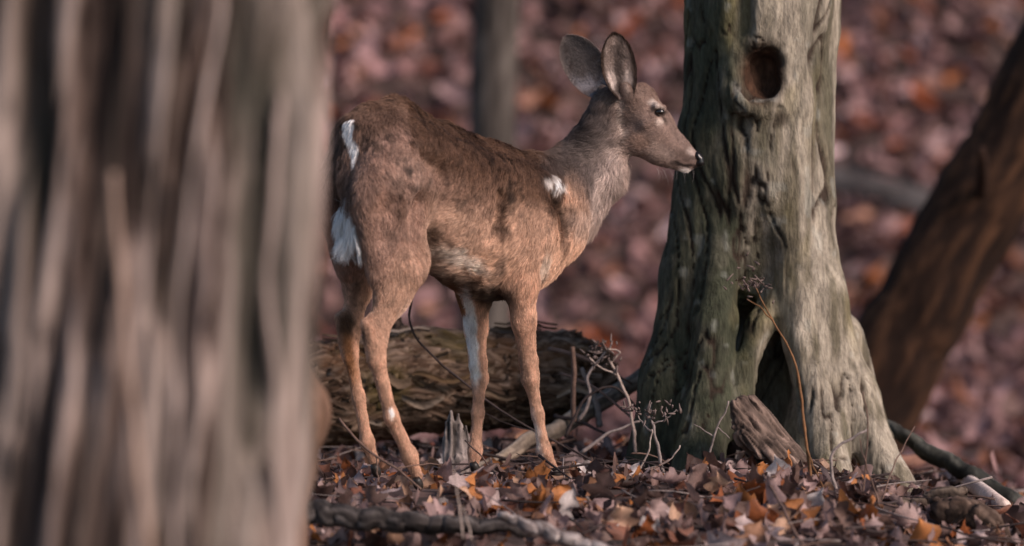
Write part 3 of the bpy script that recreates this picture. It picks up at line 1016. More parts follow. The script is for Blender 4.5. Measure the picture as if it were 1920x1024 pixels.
twig('slanting_twig', 'brown twig slanting over the leaves below the dry orange stem', 'twig',
     [([(1430, 890, -.35), (1455, 930, -.5), (1480, 980, -.7), (1510, 1030, -.85)], .0035, .0045), ([(1478, 975, -.68), (1500, 960, -.66), (1530, 952, -.65)], .0022, .001)], 'brown', seed=48)
twig('lying_twig', 'dark twig lying on leaves below the torn stump', 'twig',
     [([(1285, 930, -.3), (1335, 934, -.32), (1390, 925, -.32), (1425, 912, -.3)], .003, .002)], 'dark', seed=50)
twig('curved_twig', 'curved thin twig on leaves below the rotten root', 'twig',
     [([(1760, 985, -.5), (1800, 1000, -.55), (1850, 1012, -.6), (1930, 1020, -.6)], .0035, .002)], 'dark', seed=52)


# brush lying between the log end and the beech
br = np.random.default_rng(88)
brush_labels = ['thin brown brushwood stick lying across the fallen log end', 'crooked grey brushwood stick at the log end, the palest of its tangle', 'short dark brushwood stick under the fallen log end', 'long brown brushwood stick reaching to the beech foot', 'arched dark brushwood stick over the propped pale branch', 'low grey brushwood stick by the propped pale branch']
for k, (pp, r0, cl) in enumerate([([(1030, 655, 1.25), (1090, 668, 1.15), (1150, 700, 1.1), (1185, 720, 1.1)], .007, 'brown'), ([(1085, 790, 1.0), (1110, 745, 1.0), (1098, 705, 1.05), (1135, 660, 1.1)], .006, 'grey'),
                                  ([(1040, 780, 1.15), (1085, 790, 1.1), (1140, 815, 1.05)], .007, 'dark'), ([(1050, 700, 1.2), (1120, 728, 1.1), (1190, 790, .95), (1225, 830, .9)], .005, 'brown'),
                                  ([(1060, 820, .95), (1095, 745, .95), (1150, 718, .95), (1200, 770, .95), (1212, 830, .95)], .005, 'dark'), ([(1090, 850, .9), (1140, 812, .9), (1200, 790, .9)], .006, 'grey')]):
    twig('brush_stick', brush_labels[k], 'stick', [(pp, r0, r0 * .5)], cl, 'brushwood between log and beech', 60 + k)


# ================================================================== LEAVES
def leaf_mesh_data(kind, rng, n=13):
    """outline of a dry curled leaf about one unit long: a centre vein and lobed sides; returns V, F, tone"""
    ts = np.linspace(0, 1, n)
    if kind == 'oak':
        w = .26 * np.sin(np.pi * np.clip(ts * 1.02, 0, 1)) ** .7 * (1 + (.25 if n < 15 else .42) * np.cos(ts * 2 * np.pi * 3.5 + rng.uniform(0, 1))) * (.75 + .6 * ts)
    elif kind == 'maple':
        w = .36 * np.sin(np.pi * ts ** .8) ** .8 * (1 + (.25 if n < 15 else .4) * np.cos(ts * 2 * np.pi * 2.5 + rng.uniform(0, 1)))
    else:
        w = .24 * np.sin(np.pi * ts) ** .85 * (1 + .06 * np.cos(ts * 40))
    w[0], w[-1] = .012, .006
    cl, ct, tw = rng.uniform(-2.2, 3.2), rng.uniform(-1.6, 3.2), rng.uniform(-1.1, 1.1)
    wav = rng.uniform(.04, .11)
    V, tone = [], []
    ph = rng.uniform(0, 6)
    for i, t_ in enumerate(ts):
        for s in (-1, -.5, 0, .5, 1):
            x = s * w[i] * (1 + (rng.uniform(-.12, .12) if abs(s) == 1 else 0))
            y = t_ - .5 + (.05 * abs(s) if kind != 'plain' else 0)
            # curl across and along
            a = x * ct * 2.2
            z = (1 - math.cos(a)) / (ct * 2.2 + 1e-6) if abs(ct) > .05 else 0
            xx = math.sin(a) / (ct * 2.2) if abs(ct) > .05 else x
            b = y * cl
            zz = z + (y * y * cl * .5) + wav * math.sin(ph + t_ * 11 + s * 2) * abs(s) + tw * xx * y
            V.append((xx, y, zz))
            tone.append(1.12 if s == 0 else (.92 if abs(s) == .5 else .8) * rng.uniform(.85, 1.1))
    F = []
    for i in range(n - 1):
        for j in range(4):
            F.append((i * 5 + j, i * 5 + j + 1, (i + 1) * 5 + j + 1, (i + 1) * 5 + j))
    return np.array(V), np.array(F), np.array(tone)


LEAF_COLS = np.array([[.29, .195, .185], [.34, .24, .225], [.23, .145, .135], [.42, .325, .31], [.60, .53, .51], [.38, .15, .05], [.27, .085, .03], [.17, .07, .045],
                      [.10, .05, .04], [.06, .035, .03], [.33, .17, .10], [.20, .13, .115], [.45, .28, .19], [.14, .085, .07]])
LEAF_W = np.array([11, 11, 9, 8, 3, 4.5, 4, 9, 8, 6, 7, 9, 8, 7], float)
LEAF_W /= LEAF_W.sum()
SLOPE_W = np.array([14, 14, 12, 10, 3, 3, 3, 6, 5, 4, 5, 12, 4, 6], float)
SLOPE_W /= SLOPE_W.sum()


def rot_mats(n, rng, tilt):
    """random headings, tilted away from flat by about tilt"""
    z = rng.uniform(0, 2 * np.pi, n)
    ax = rng.normal(0, tilt, n)
    ay = rng.normal(0, tilt, n)
    cz, sz, cx, sx, cy, sy = np.cos(z), np.sin(z), np.cos(ax), np.sin(ax), np.cos(ay), np.sin(ay)
    o, i = np.zeros(n), np.ones(n)
    Rz = np.stack([cz, -sz, o, sz, cz, o, o, o, i], -1).reshape(n, 3, 3)
    Rx = np.stack([i, o, o, o, cx, -sx, o, sx, cx], -1).reshape(n, 3, 3)
    Ry = np.stack([cy, o, sy, o, i, o, -sy, o, cy], -1).reshape(n, 3, 3)
    return Rz @ Rx @ Ry


VARS = []
lr = np.random.default_rng(5)
for k in range(28):
    VARS.append(leaf_mesh_data(['oak', 'maple', 'oak', 'plain'][k % 4], lr))


VARS_LO = [leaf_mesh_data(['oak', 'maple', 'oak', 'plain'][k % 4], lr, 7) for k in range(24)]


def scatter_leaves(name, xy, size, tilt, rng, lift, wts=LEAF_W, bright=1.0, slope_align=True, VARS=VARS):
    n = len(xy)
    R = rot_mats(n, rng, tilt)
    sz = rng.uniform(size[0], size[1], n)
    z = gz(xy[:, 0], xy[:, 1]) + rng.uniform(lift[0], lift[1], n)
    if slope_align:
        e = .15
        gxn = (gz(xy[:, 0] + e, xy[:, 1]) - gz(xy[:, 0] - e, xy[:, 1])) / (2 * e)
        gyn = (gz(xy[:, 0], xy[:, 1] + e) - gz(xy[:, 0], xy[:, 1] - e)) / (2 * e)
        nn = np.stack([-gxn, -gyn, np.ones(n)], -1)
        nn /= np.linalg.norm(nn, axis=1)[:, None]
        t1 = np.stack([np.ones(n), np.zeros(n), gxn], -1)
        t1 /= np.linalg.norm(t1, axis=1)[:, None]
        t2 = np.cross(nn, t1)
        R = np.stack([t1, t2, nn], -1) @ R
    ci = rng.choice(len(LEAF_COLS), n, p=wts)
    var = rng.integers(0, len(VARS), n)
    damp = .45 + .9 * fbm(np.c_[xy * [1.1, 1.6], z * 0], 180, 3)      # broad random patches of darker and lighter leaves
    Vs, Fs, Cs = [], [], []
    off = 0
    for k in range(len(VARS)):
        m = np.where(var == k)[0]
        if len(m) == 0:
            continue
        v, f, tn = VARS[k]
        W = np.einsum('nij,vj->nvi', R[m], v) * sz[m][:, None, None]
        W += np.stack([xy[m, 0], xy[m, 1], z[m]], -1)[:, None, :]
        c = LEAF_COLS[ci[m]] * bright * rng.uniform(.7, 1.25, (len(m), 1)) * (damp[m][:, None] if VARS is VARS_LO else 1)
        C = c[:, None, :] * tn[None, :, None] * rng.uniform(.9, 1.1, (len(m), len(v), 1))
        ids = np.arange(len(m))[:, None, None] * len(v) + f[None] + off
        Vs.append(W.reshape(-1, 3))
        Cs.append(C.reshape(-1, 3))
        Fs.append(ids.reshape(-1, 4))
        off += len(m) * len(v)
    o = mesh_obj(name, np.concatenate(Vs), np.concatenate(Fs), M_LEAF, ground, np.concatenate(Cs))
    o['kind'] = 'stuff'
    return o


rl = np.random.default_rng(21)
# near bank
n = 6500
xy = np.c_[rl.uniform(-1.7, 2.1, n), rl.uniform(-2.6, 2.4, n)]
scatter_leaves('leaf_litter', xy, (.035, .125), .5, rl, (-.03, .015), bright=1.0)
# valley and hillside beyond
n = 27000
xy = np.c_[rl.uniform(-6.5, 6.5, n), rl.uniform(2.0, 16.5, n) ** 1.0]
keep = (np.abs(xy[:, 0]) < 2.2 + .28 * xy[:, 1]) & ((xy[:, 1] > 8.5) | (rl.random(n) < .4))
scatter_leaves('slope_litter', xy[keep], (.10, .23), .5, rl, (0, .05), VARS=VARS_LO, wts=SLOPE_W, bright=np.array([1.2, 1.02, 1.06]))

# the leaves that can be picked out one by one, on the bank in front
colsv = []
shared = []
for k in range(42):
    v, f, tn = leaf_mesh_data(['oak', 'maple', 'oak', 'plain', 'oak'][k % 5], lr, 25)
    c = LEAF_COLS[rl.choice(len(LEAF_COLS), p=LEAF_W)] * rl.uniform(1.0, 1.5)
    me_o = mesh_obj('leaf', v, f, M_LEAF, ground, c[None] * tn[:, None] * rl.uniform(.85, 1.12, (len(v), 1)))
    shared.append(me_o)
places = []
while len(places) < 296:
    x, y = rl.uniform(-.6, 1.55), -1.75 + 1.95 * rl.random() ** 1.15
    p = np.array([[x, y, float(gz(x, y))]])
    a, b, _ = proj(p)
    if 545 < a[0] < 1940 and 890 < b[0] < 1040 and min(math.hypot(a[0] - fx, (b[0] - fy) * 2) for fx, fy in ((780, 905), (700, 885), (1036, 890), (888, 885))) > 70:
        places.append((x, y))
Rm = rot_mats(len(places), rl, .75)
for k, (x, y) in enumerate(places):
    o = shared[k] if k < len(shared) else shared[rl.integers(0, len(shared))].copy()
    if k >= len(shared):
        link(o, ground)
        o.parent = ground
    s = rl.uniform(.06, .155)
    m = np.eye(4)
    m[:3, :3] = Rm[k] * s
    m[:3, 3] = (x, y, float(gz(x, y)) + rl.uniform(.0, .025))
    from mathutils import Matrix
    o.matrix_local = Matrix(m.tolist())

# small broken sticks in the litter
vs, fs, cs = [], [], []
off = 0
for k in range(420):
    x, y = rl.uniform(-1.0, 1.9), rl.uniform(-2.2, 1.9)
    a = rl.uniform(0, 6.28)
    L = rl.uniform(.05, .3)
    z = float(gz(x, y)) + rl.uniform(.015, .05)
    d = np.array([math.cos(a), math.sin(a), rl.normal(0, .18)]) * L / 2
    c = np.array([x, y, z])
    q = resample([c - d, c + rl.normal(0, .01, 3), c + d], 6)
    Vt, Ft = tube(q, np.linspace(rl.uniform(.0015, .005), .001, 6), 5)
    fs += [tuple(i + off for i in f) for f in Ft]
    off += len(Vt)
    vs.append(Vt)
    cs.append(np.tile(np.array(TW[rl.choice(['grey', 'dark', 'brown', 'brown', 'dark'])]) * rl.uniform(.6, 1.2), (len(Vt), 1)))
o = mesh_obj('twig_litter', np.concatenate(vs), fs, M_TWIG, ground, np.concatenate(cs))
o['kind'] = 'stuff'

# ================================================================== THE DEER
YAW = math.radians(50)
cF, sF = math.cos(YAW), math.sin(YAW)
FWD = np.array([cF, sF, 0.0])
LEFT = np.array([-sF, cF, 0.0])
X0, Y0 = -.32, .06


def D(px, py, v):
    """surveyed point of the deer: pixel (px, py), v metres to the left of its middle plane"""
    Y = .2
    for _ in range(6):
        X = (px - 960) / FPX * (14 + Y)
        u = (X - X0 + sF * v) / cF
        Y = Y0 + sF * u + cF * v
    return P(px, py, Y)


HY = .70                               # depth of the head's middle plane


def H(px, py, dy=0.0):
    return P(px, py, HY + dy + (px - 1195) / 700 * .08)


PRIM = []                              # (a, ra, b, rb, k, lat, kl, colour, flow, hair length)
LATB = LEFT
LATN = np.array([-.45, .89, 0.0])
LATH = np.array([-.08, .997, 0.0])
TAN = (.54, .335, .23)
BROWN = (.21, .115, .074)
RUMP = (.38, .24, .185)
GREY = (.15, .118, .108)
LEGC = (.54, .335, .235)
FACE = (.30, .21, .175)
BELLY = (.50, .40, .33)


def pr(a, ra, b, rb, col, k=.03, lat=None, kl=1.0, flow=None, hl=.014):
    a, b = np.asarray(a), np.asarray(b)
    fl = (b - a) if flow is None else np.asarray(flow, float)
    nrm = np.linalg.norm(fl)
    PRIM.append((a, ra, b, rb, k, lat, kl, np.array(col), fl / (nrm if nrm > 1e-6 else 1), hl))


m7 = 1 / 695.0
BACKDOWN = -FWD * .9 + np.array([0, 0, -.45])
# barrel
pr(D(735, 302, 0), 104 * m7, D(826, 372, 0), 122 * m7, RUMP, .04, LATB, .86, BACKDOWN, .017)
pr(D(826, 372, 0), 120 * m7, D(905, 412, 0), 138 * m7, TAN, .04, LATB, .84, BACKDOWN, .019)
pr(D(905, 412, 0), 136 * m7, D(965, 425, 0), 132 * m7, TAN, .04, LATB, .78, BACKDOWN, .019)
pr(D(965, 425, 0), 130 * m7, D(1022, 410, 0), 96 * m7, TAN, .04, LATB, .74, BACKDOWN, .018)
pr(D(1022, 410, 0), 90 * m7, D(1040, 432, 0), 62 * m7, TAN, .04, LATB, .8, BACKDOWN, .018)
# spine
pr(D(700, 222, 0), 26 * m7, D(740, 210, 0), 22 * m7, BROWN, .05, None, 1, -FWD, .02)
pr(D(740, 210, 0), 22 * m7, D(840, 258, 0), 18 * m7, BROWN, .05, None, 1, -FWD, .024)
pr(D(840, 258, 0), 18 * m7, D(930, 296, 0), 20 * m7, BROWN, .05, None, 1, -FWD, .024)
pr(D(930, 296, 0), 20 * m7, D(1005, 318, 0), 22 * m7, BROWN, .05, None, 1, -FWD, .022)
# rump
pr(D(690, 265, 0), 60 * m7, D(680, 330, 0), 62 * m7, RUMP, .05, LATB, 1.25, (-.2, -.2, -1), .016)
# hip bone
pr(D(770, 322, -.115), 22 * m7, D(745, 300, -.11), 26 * m7, RUMP, .04, None, 1, BACKDOWN, .014)
# belly tuck
pr(D(835, 470, 0), 46 * m7, D(915, 500, 0), 58 * m7, BELLY, .05, LATB, 1.0, BACKDOWN, .03)


def hind(v, hip, knee, hock, cannon, foot, s=1.0):
    sg = 1 if v > 0 else -1
    pr(D(*hip, v), .128 * s, D(*knee, v * 1.05), .082 * s, RUMP, .04, LATB, .62, (0, 0, -1), .015)
    mid = ((hip[0] * .5 + hock[0] * .5) - 4, hip[1] * .5 + hock[1] * .5)
    pr(D(hip[0] - 30, hip[1] + 30, v * .9), .10 * s, D(mid[0], mid[1] + 20, v * .95), .055 * s, RUMP, .05, LATB, .6, (.1, 0, -1), .015)
    pr(D(*knee, v * 1.05), .078 * s, D((knee[0] + hock[0]) / 2 + 6, (knee[1] + hock[1]) / 2, v), .056 * s, LEGC, .03, LATB, .62, None, .010)
    pr(D((knee[0] + hock[0]) / 2 + 6, (knee[1] + hock[1]) / 2, v), .055 * s, D(hock[0] + 12, hock[1] - 8, v * .9), .033 * s, LEGC, .03, LATB, .62, None, .008)
    pr(D(hock[0] - 12, hock[1] - 10, v * .9), .017, D(hock[0] + 2, hock[1] + 30, v * .9), .024, LEGC, .03, LATB, .8, None, .007)   # point of the hock
    pr(D(hock[0] + 12, hock[1] - 8, v * .9), .032 * s, D(hock[0] + 8, hock[1] + 55, v * .9), .0255 * s, LEGC, .03, LATB, .7, None, .007)
    pr(D(hock[0] + 8, hock[1] + 55, v * .9), .025 * s, D(*cannon, v * .9), .0195 * s, LEGC, .02, LATB, .8, None, .006)
    pr(D(*cannon, v * .9), .0195 * s, D(foot[0] - 12, foot[1] - 45, v * .9), .021 * s, LEGC, .02, LATB, .85, None, .006)
    pr(D(foot[0] - 12, foot[1] - 45, v * .9), .021 * s, D(foot[0] + 2, foot[1] - 8, v * .9), .017 * s, LEGC, .02, LATB, .9, None, .007)


hind(-.10, (742, 352), (764, 480), (698, 618), (733, 780), (780, 900))
hind(.10, (668, 345), (690, 450), (648, 606), (672, 745), (700, 872), .9)


def fore(v, sh, el, mid, knee, can, fet, foot, s=1.0):
    pr(D(sh[0], sh[1] - 60, v * .9), .085 * s, D(*sh, v * 1.05), .088 * s, TAN, .04, LATB, .55, (-.3, -.3, -1), .014)
    pr(D(*sh, v * 1.05), .085 * s, D(*el, v), .058 * s, TAN, .03, LATB, .7, (0, 0, -1), .012)
    pr(D(*el, v), .056 * s, D(*mid, v), .0365 * s, LEGC, .03, LATB, .8, None, .009)
    pr(D(*mid, v), .0365 * s, D(knee[0] - 2, knee[1] - 12, v * .9), .0265 * s, LEGC, .02, LATB, .85, None, .007)
    pr(D(knee[0], knee[1] - 12, v * .9), .0268 * s, D(knee[0] + 2, knee[1] + 18, v * .9), .025 * s, LEGC, .015, LATB, .9, None, .006)
    pr(D(knee[0] + 2, knee[1] + 18, v * .9), .0225 * s, D(*can, v * .9), .0165 * s, LEGC, .02, LATB, .9, None, .006)
    pr(D(*can, v * .9), .0165 * s, D(*fet, v * .9), .0195 * s, LEGC, .02, LATB, .9, None, .006)
    pr(D(*fet, v * .9), .0195 * s, D(*foot, v * .9), .017 * s, LEGC, .02, LATB, .95, None, .007)


fore(-.10, (985, 440), (976, 525), (982, 600), (992, 690), (1008, 775), (1020, 845), (1036, 880))
fore(.09, (925, 450), (890, 545), (892, 610), (897, 692), (896, 775), (891, 845), (888, 868), .97)

# neck and head
pr(D(1020, 372, 0), 84 * m7, H(1092, 318, .02), 62 * m7, GREY, .05, LATN, .72, (-.6, -.3, -.7), .03)
pr(H(1092, 318, .02), 60 * m7, H(1128, 250, .01), 44 * m7, GREY, .05, LATN, .74, (-.5, -.2, -.8), .028)
pr(H(1128, 250, .01), 43 * m7, H(1140, 200, 0), 36 * m7, GREY, .04, LATN, .78, (-.5, -.1, -.8), .022)
pr(H(1138, 330, .01), 34 * m7, H(1085, 415, .0), 40 * m7, (.40, .305, .265), .04, LATN, .8, (-.15, 0, -1), .034)
pr(H(1160, 268, .0), 24 * m7, H(1136, 330, .01), 38 * m7, (.40, .305, .265), .04, LATN, .8, (-.1, 0, -1), .03)
HB = (-.75, 0, -.1)
pr(H(1165, 190), 32 * m7, H(1196, 198), 38 * m7, FACE, .03, LATH, .82, HB, .007)
pr(H(1196, 200), 38 * m7, H(1222, 238), 40 * m7, FACE, .03, LATH, .80, (-.7, 0, -.3), .006)
pr(H(1225, 242), 41 * m7, H(1264, 280), 29 * m7, FACE, .025, LATH, .62, (-.8, 0, .3), .005)
pr(H(1264, 280), 28 * m7, H(1297, 299), 19 * m7, FACE, .02, LATH, .78, (-.8, 0, .3), .004)
pr(H(1194, 260), 33 * m7, H(1232, 285), 24 * m7, FACE, .02, LATH, .85, (-.8, 0, .0), .007)
pr(H(1232, 287), 23 * m7, H(1286, 315), 11 * m7, FACE, .012, LATH, .85, (-.8, 0, .2), .006)
pr(H(1206, 166, .0), 10 * m7, H(1210, 176, 0), 16 * m7, (.16, .085, .06), .02, None, 1, (-.6, 0, .5), .01)
for sg in (-1, 1):
    pr(H(1232, 199, sg * .047), 9 * m7, H(1246, 202, sg * .040), 6 * m7, FACE, .014, None, 1, (-.7, 0, .2), .005)      # brow
    pr(H(1228, 224, sg * .043), 9 * m7, H(1210, 232, sg * .044), 10 * m7, FACE, .016, None, 1, (-.7, 0, .2), .005)    # cheek bone
# ear bases
pr(H(1182, 182, -.03), 20 * m7, H(1172, 166, -.034), 15 * m7, (.22, .15, .12), .02, None, 1, (-.1, 0, 1), .006)
pr(H(1150, 182, .036), 16 * m7, H(1130, 170, .045), 12 * m7, (.16, .13, .12), .02, None, 1, (-.4, 0, 1), .006)
# tail: base, broad middle, tip
TR = D(655, 262, 0) - FWD * .045
TL = [D(674, 246, -.005) - FWD * .02, D(706, 300, -.02) - FWD * .085, D(722, 360, -.04) - FWD * .118, D(710, 412, -.035) - FWD * .105, D(698, 455, -.03) - FWD * .10]
rad = [.018, .027, .034, .034, .016]
for k in range(4):
    pr(TL[k], rad[k], TL[k + 1], rad[k + 1], (.12, .065, .042), .02, FWD, .5, (0, 0, -1), .03 + .006 * k)

lo = np.min([np.minimum(p[0] - p[1], p[2] - p[3]) for p in PRIM], 0) - .03
hi = np.max([np.maximum(p[0] + p[1], p[2] + p[3]) for p in PRIM], 0) + .03
Fd = Field(lo, hi, .006)
for p in PRIM:
    Fd.cap(p[0], p[1], p[2], p[3], p[4], p[5], p[6])
for (x, y, v, r, dx, dy, k) in [(806, 400, -.172, .062, 4, 60, .05), (946, 370, -.150, .024, -12, 70, .03), (1042, 372, -.130, .022, 22, 60, .03), (735, 395, -.168, .032, 0, 50, .05), (790, 300, -.13, .026, 40, 20, .04), (965, 510, -.160, .02, 4, 30, .025), (860, 520, -.15, .04, 30, 20, .04)]:
    Fd.cap(D(x, y, v), r, D(x + dx, y + dy, v), r, k, None, 1, True)
# eye sockets, nostril, ear cups are pressed in
Fd.cap(H(1238, 211, -.056), .011, H(1238, 211, -.05), .011, .006, None, 1, True)
Fd.cap(H(1238, 211, .056), .011, H(1238, 211, .05), .011, .006, None, 1, True)
Fd.cap(H(1268, 307, -.034), .0035, H(1304, 311, -.024), .0035, .006, None, 1, True)
Vb, Fb = Fd.mesh()
Vb = relax(Vb, Fb, 2, .5)
nb = len(Vb)

# ears: cupped shells joined into the same surface object


def ear(base, tip, wid, across, out, depth, shape):
    """base, tip points; across: unit vector over the width; out: unit vector out of the opening"""
    nu, nv = 22, 15
    vs, inner = [], []
    for lay in (0, 1):
        for i in range(nu):
            t_ = i / (nu - 1)
            hw = wid * np.interp(t_, shape[0], shape[1])
            for j in range(nv):
                s = (j / (nv - 1) - .5) * 2
                roll = depth * np.interp(t_, [0, .25, .7, 1], [1.5, 1.15, .8, .2])
                p = base + (tip - base) * t_ + across * (s * hw) + out * (roll * (s * s - .55)) + out * (-.012 * math.sin(math.pi * t_))
                th = .0035 * (1 - .8 * abs(s)) * (1 - .7 * t_)
                p = p + out * (th if lay == 0 else -th - .0005)
                vs.append(p)
                inner.append(lay == 0)
    fs = []
    for lay in (0, 1):
        b = lay * nu * nv
        for i in range(nu - 1):
            for j in range(nv - 1):
                f = (b + i * nv + j, b + i * nv + j + 1, b + (i + 1) * nv + j + 1, b + (i + 1) * nv + j)
                fs.append(f if lay == 0 else f[::-1])
    n1 = nu * nv
    edge = [i * nv for i in range(nu)] + [(nu - 1) * nv + j for j in range(1, nv)] + [i * nv + nv - 1 for i in range(nu - 2, -1, -1)] + [j for j in range(nv - 2, 0, -1)]
    for k in range(len(edge)):
        a, b = edge[k], edge[(k + 1) % len(edge)]
        fs.append((a, n1 + a, n1 + b, b))
    vs = np.array(vs)
    fs = np.array(fs)
    # make the inner side face the opening
    q = fs[0]
    nn = np.cross(vs[q[1]] - vs[q[0]], vs[q[2]] - vs[q[0]])
    mid = fs[(nu // 2) * (nv - 1) + nv // 2]
    nn = np.cross(vs[mid[2]] - vs[mid[0]], vs[mid[3]] - vs[mid[1]])
    if np.dot(nn, out) < 0:
        fs = fs[:, ::-1]
    return vs, fs, np.array(inner)


SHAPE = ([0, .08, .2, .4, .6, .78, .9, .97, 1.0], [.42, .6, .82, 1.0, .98, .82, .55, .3, .12])


def unit(v):
    v = np.asarray(v, float)
    return v / np.linalg.norm(v)


b_, t_ = H(1172, 184, -.05), H(1150, 62, -.075)
axis = unit(t_ - b_)
out = unit(np.array([.30, -.95, .08]))
out = unit(out - axis * np.dot(out, axis))
e1v, e1f, e1i = ear(b_, t_, 36 * m7, unit(np.cross(out, axis)), out, .017, SHAPE)
b_, t_ = H(1132, 178, .05), H(1060, 68, .09)
axis = unit(t_ - b_)
out = unit(np.array([-.15, -.9, .05]))
out = unit(out - axis * np.dot(out, axis))
e2v, e2f, e2i = ear(b_, t_, 41 * m7, unit(np.cross(out, axis)), out, .014, SHAPE)

V = np.r_[Vb, e1v, e2v]
F = np.r_[Fb, e1f + nb, e2f + nb + len(e1v)]
region = np.r_[np.zeros(nb, int), np.where(e1i, 1, 2), np.where(e2i, 3, 4)]
N = vert_normals(V, F)

# --- coat colour, lie of the hair and its length, blended from the body regions
ds = np.stack([capdist((V[:, 0], V[:, 1], V[:, 2]), p[0], p[1], p[2], p[3], p[5], p[6]) for p in PRIM], 1)
ds = ds - ds.min(1, keepdims=True)
w = np.exp(-ds / .012)
w /= w.sum(1, keepdims=True)
C = w @ np.stack([p[7] for p in PRIM])
FL = w @ np.stack([p[8] for p in PRIM])
HL = w @ np.array([p[9] for p in PRIM])
# local coordinates
rel = V - np.array([X0, Y0, 0])
U = rel @ FWD
W_ = rel @ LEFT
px, py, _ = proj(V)
near = (N[:, 1] < .15) | (N[:, 0] > .3)
body = region == 0


def blend(c, m):
    global C
    m = np.clip(m, 0, 1)[:, None]
    C = C + (np.array(c) - C) * m


def spot(x, y, rx, ry, ang=0.0, soft=.5, side=True):
    """soft elliptical marking on the coat, given where it shows on the near side"""
    ca, sa = math.cos(math.radians(ang)), math.sin(math.radians(ang))
    dx, dy = px - x, py - y
    jx = (fbm(V * 45, 120, 2) - .5) * 14
    a = ((dx * ca + dy * sa) + jx) / rx
    b = ((-dx * sa + dy * ca) + jx) / ry
    r = np.sqrt(a * a + b * b)
    m = 1 - smooth01(r, 1 - soft, 1 + soft)
    return m * body * ((near if side else True))


isbody = body & (px > 600) & (px < 1060)
# dark shaggy saddle along the back
backline = np.interp(px, [640, 740, 830, 900, 1000, 1050], [215, 200, 242, 268, 300, 330])
saddle = 1 - smooth01(py - backline + (fbm(V * 11, 121, 3) - .5) * 90, 45, 120)
torso = isbody & (py < 520) & (px > 760) & (px < 1045)
sad2 = 1 - smooth01(py - backline + (fbm(V * 14, 122, 3) - .5) * 130, 110, 190)
blend((.135, .068, .04), saddle * .85 * (isbody & (px > 770)))
blend((.16, .085, .052), sad2 * .5 * (isbody & (px > 790) & (px < 950)))
rumptop = 1 - smooth01(py - backline + (fbm(V * 11, 123, 3) - .5) * 60, 15, 70)
blend((.135, .075, .05), rumptop * .7 * isbody)
mott = smooth01(fbm(V * [75, 75, 48], 124, 3), .5, .64) * smooth01(fbm(V * [14, 14, 14], 135, 2), .3, .6)
blend((.05, .03, .022), mott * .75 * np.clip(saddle + sad2 * .7 + rumptop * .7, 0, 1) * isbody)
# flank, shoulder, thigh paling
blend((.50, .325, .235), spot(880, 430, 62, 40, 20) * .75)
blend((.43, .28, .205), spot(1000, 440, 46, 60, 10) * .5)
blend((.40, .27, .215), spot(770, 330, 46, 50) * .55)
blend((.42, .27, .195), spot(745, 560, 46, 90, 25) * .7)
blend((.40, .26, .185), spot(810, 430, 18, 70, 8) * .5)
# belly: pale with a dark rear edge
blend((.62, .53, .46), spot(880, 490, 46, 16, 30) * .85)
blend((.58, .48, .40), spot(835, 480, 26, 12, 30) * .55)
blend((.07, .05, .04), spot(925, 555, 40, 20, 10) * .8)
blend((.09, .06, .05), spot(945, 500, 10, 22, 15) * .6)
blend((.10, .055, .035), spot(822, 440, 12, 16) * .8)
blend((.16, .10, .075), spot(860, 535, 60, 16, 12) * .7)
# crease behind the shoulder
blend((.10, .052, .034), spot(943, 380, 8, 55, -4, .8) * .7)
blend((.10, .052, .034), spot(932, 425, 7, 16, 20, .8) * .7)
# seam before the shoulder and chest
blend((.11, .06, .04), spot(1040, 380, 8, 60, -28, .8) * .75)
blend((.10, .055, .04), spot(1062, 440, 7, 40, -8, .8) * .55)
blend((.52, .42, .34), spot(1026, 500, 8, 24, 14) * .8)
# hip marks
blend((.06, .045, .04), spot(768, 316, 6, 9, 0, .8) * .85)
blend((.11, .065, .05), spot(775, 347, 24, 7, 8, .8) * .7)
blend((.15, .08, .05), spot(752, 390, 8, 26, 12, .8) * .5)
# neck
blend((.085, .066, .062), spot(1085, 262, 30, 64, 35) * .8)
blend((.13, .10, .092), spot(1050, 300, 34, 24, -20) * .6)
blend((.50, .40, .355), spot(1140, 345, 20, 70, 18) * .9)
blend((.40, .30, .25), spot(1100, 420, 30, 30) * .6)
blend((.80, .77, .74), spot(1044, 343, 18, 11, 25, .8) * smooth01(fbm(V * 60, 133, 2), .3, .5))
blend((.10, .075, .065), spot(1070, 400, 14, 22, -10) * .5)
# face
blend((.17, .12, .105), spot(1280, 262, 8, 42, -35) * .5)
blend((.36, .27, .23), spot(1240, 285, 34, 12, 24) * .7)
blend((.31, .20, .15), spot(1200, 265, 22, 14, 20) * .7)
blend((.52, .43, .38), spot(1238, 229, 8, 7, 10) * .9)
blend((.50, .42, .375), spot(1230, 196, 15, 5, 15) * .85)
blend((.03, .02, .018), spot(1240, 210, 13, 7, 20, .5))
blend((.05, .032, .026), spot(1247, 222, 4, 13, -20, .7) * .8)
blend((.66, .59, .55), spot(1288, 322, 15, 6, 15) * .95)
blend((.15, .105, .09), spot(1283, 290, 16, 10, 20) * .55)
blend((.48, .40, .36), spot(1296, 283, 7, 8) * .6)
blend((.05, .034, .03), spot(1284, 310, 24, 3.4, 10, .5) * .95)
blend((.05, .038, .034), spot(1300, 296, 7, 5, 30, .5) * .6)
blend((.48, .39, .34), spot(1168, 225, 5, 36, -8) * .7)
blend((.10, .075, .065), spot(1165, 265, 12, 9) * .5)
blend((.45, .37, .33), spot(1176, 168, 8, 10) * .4)
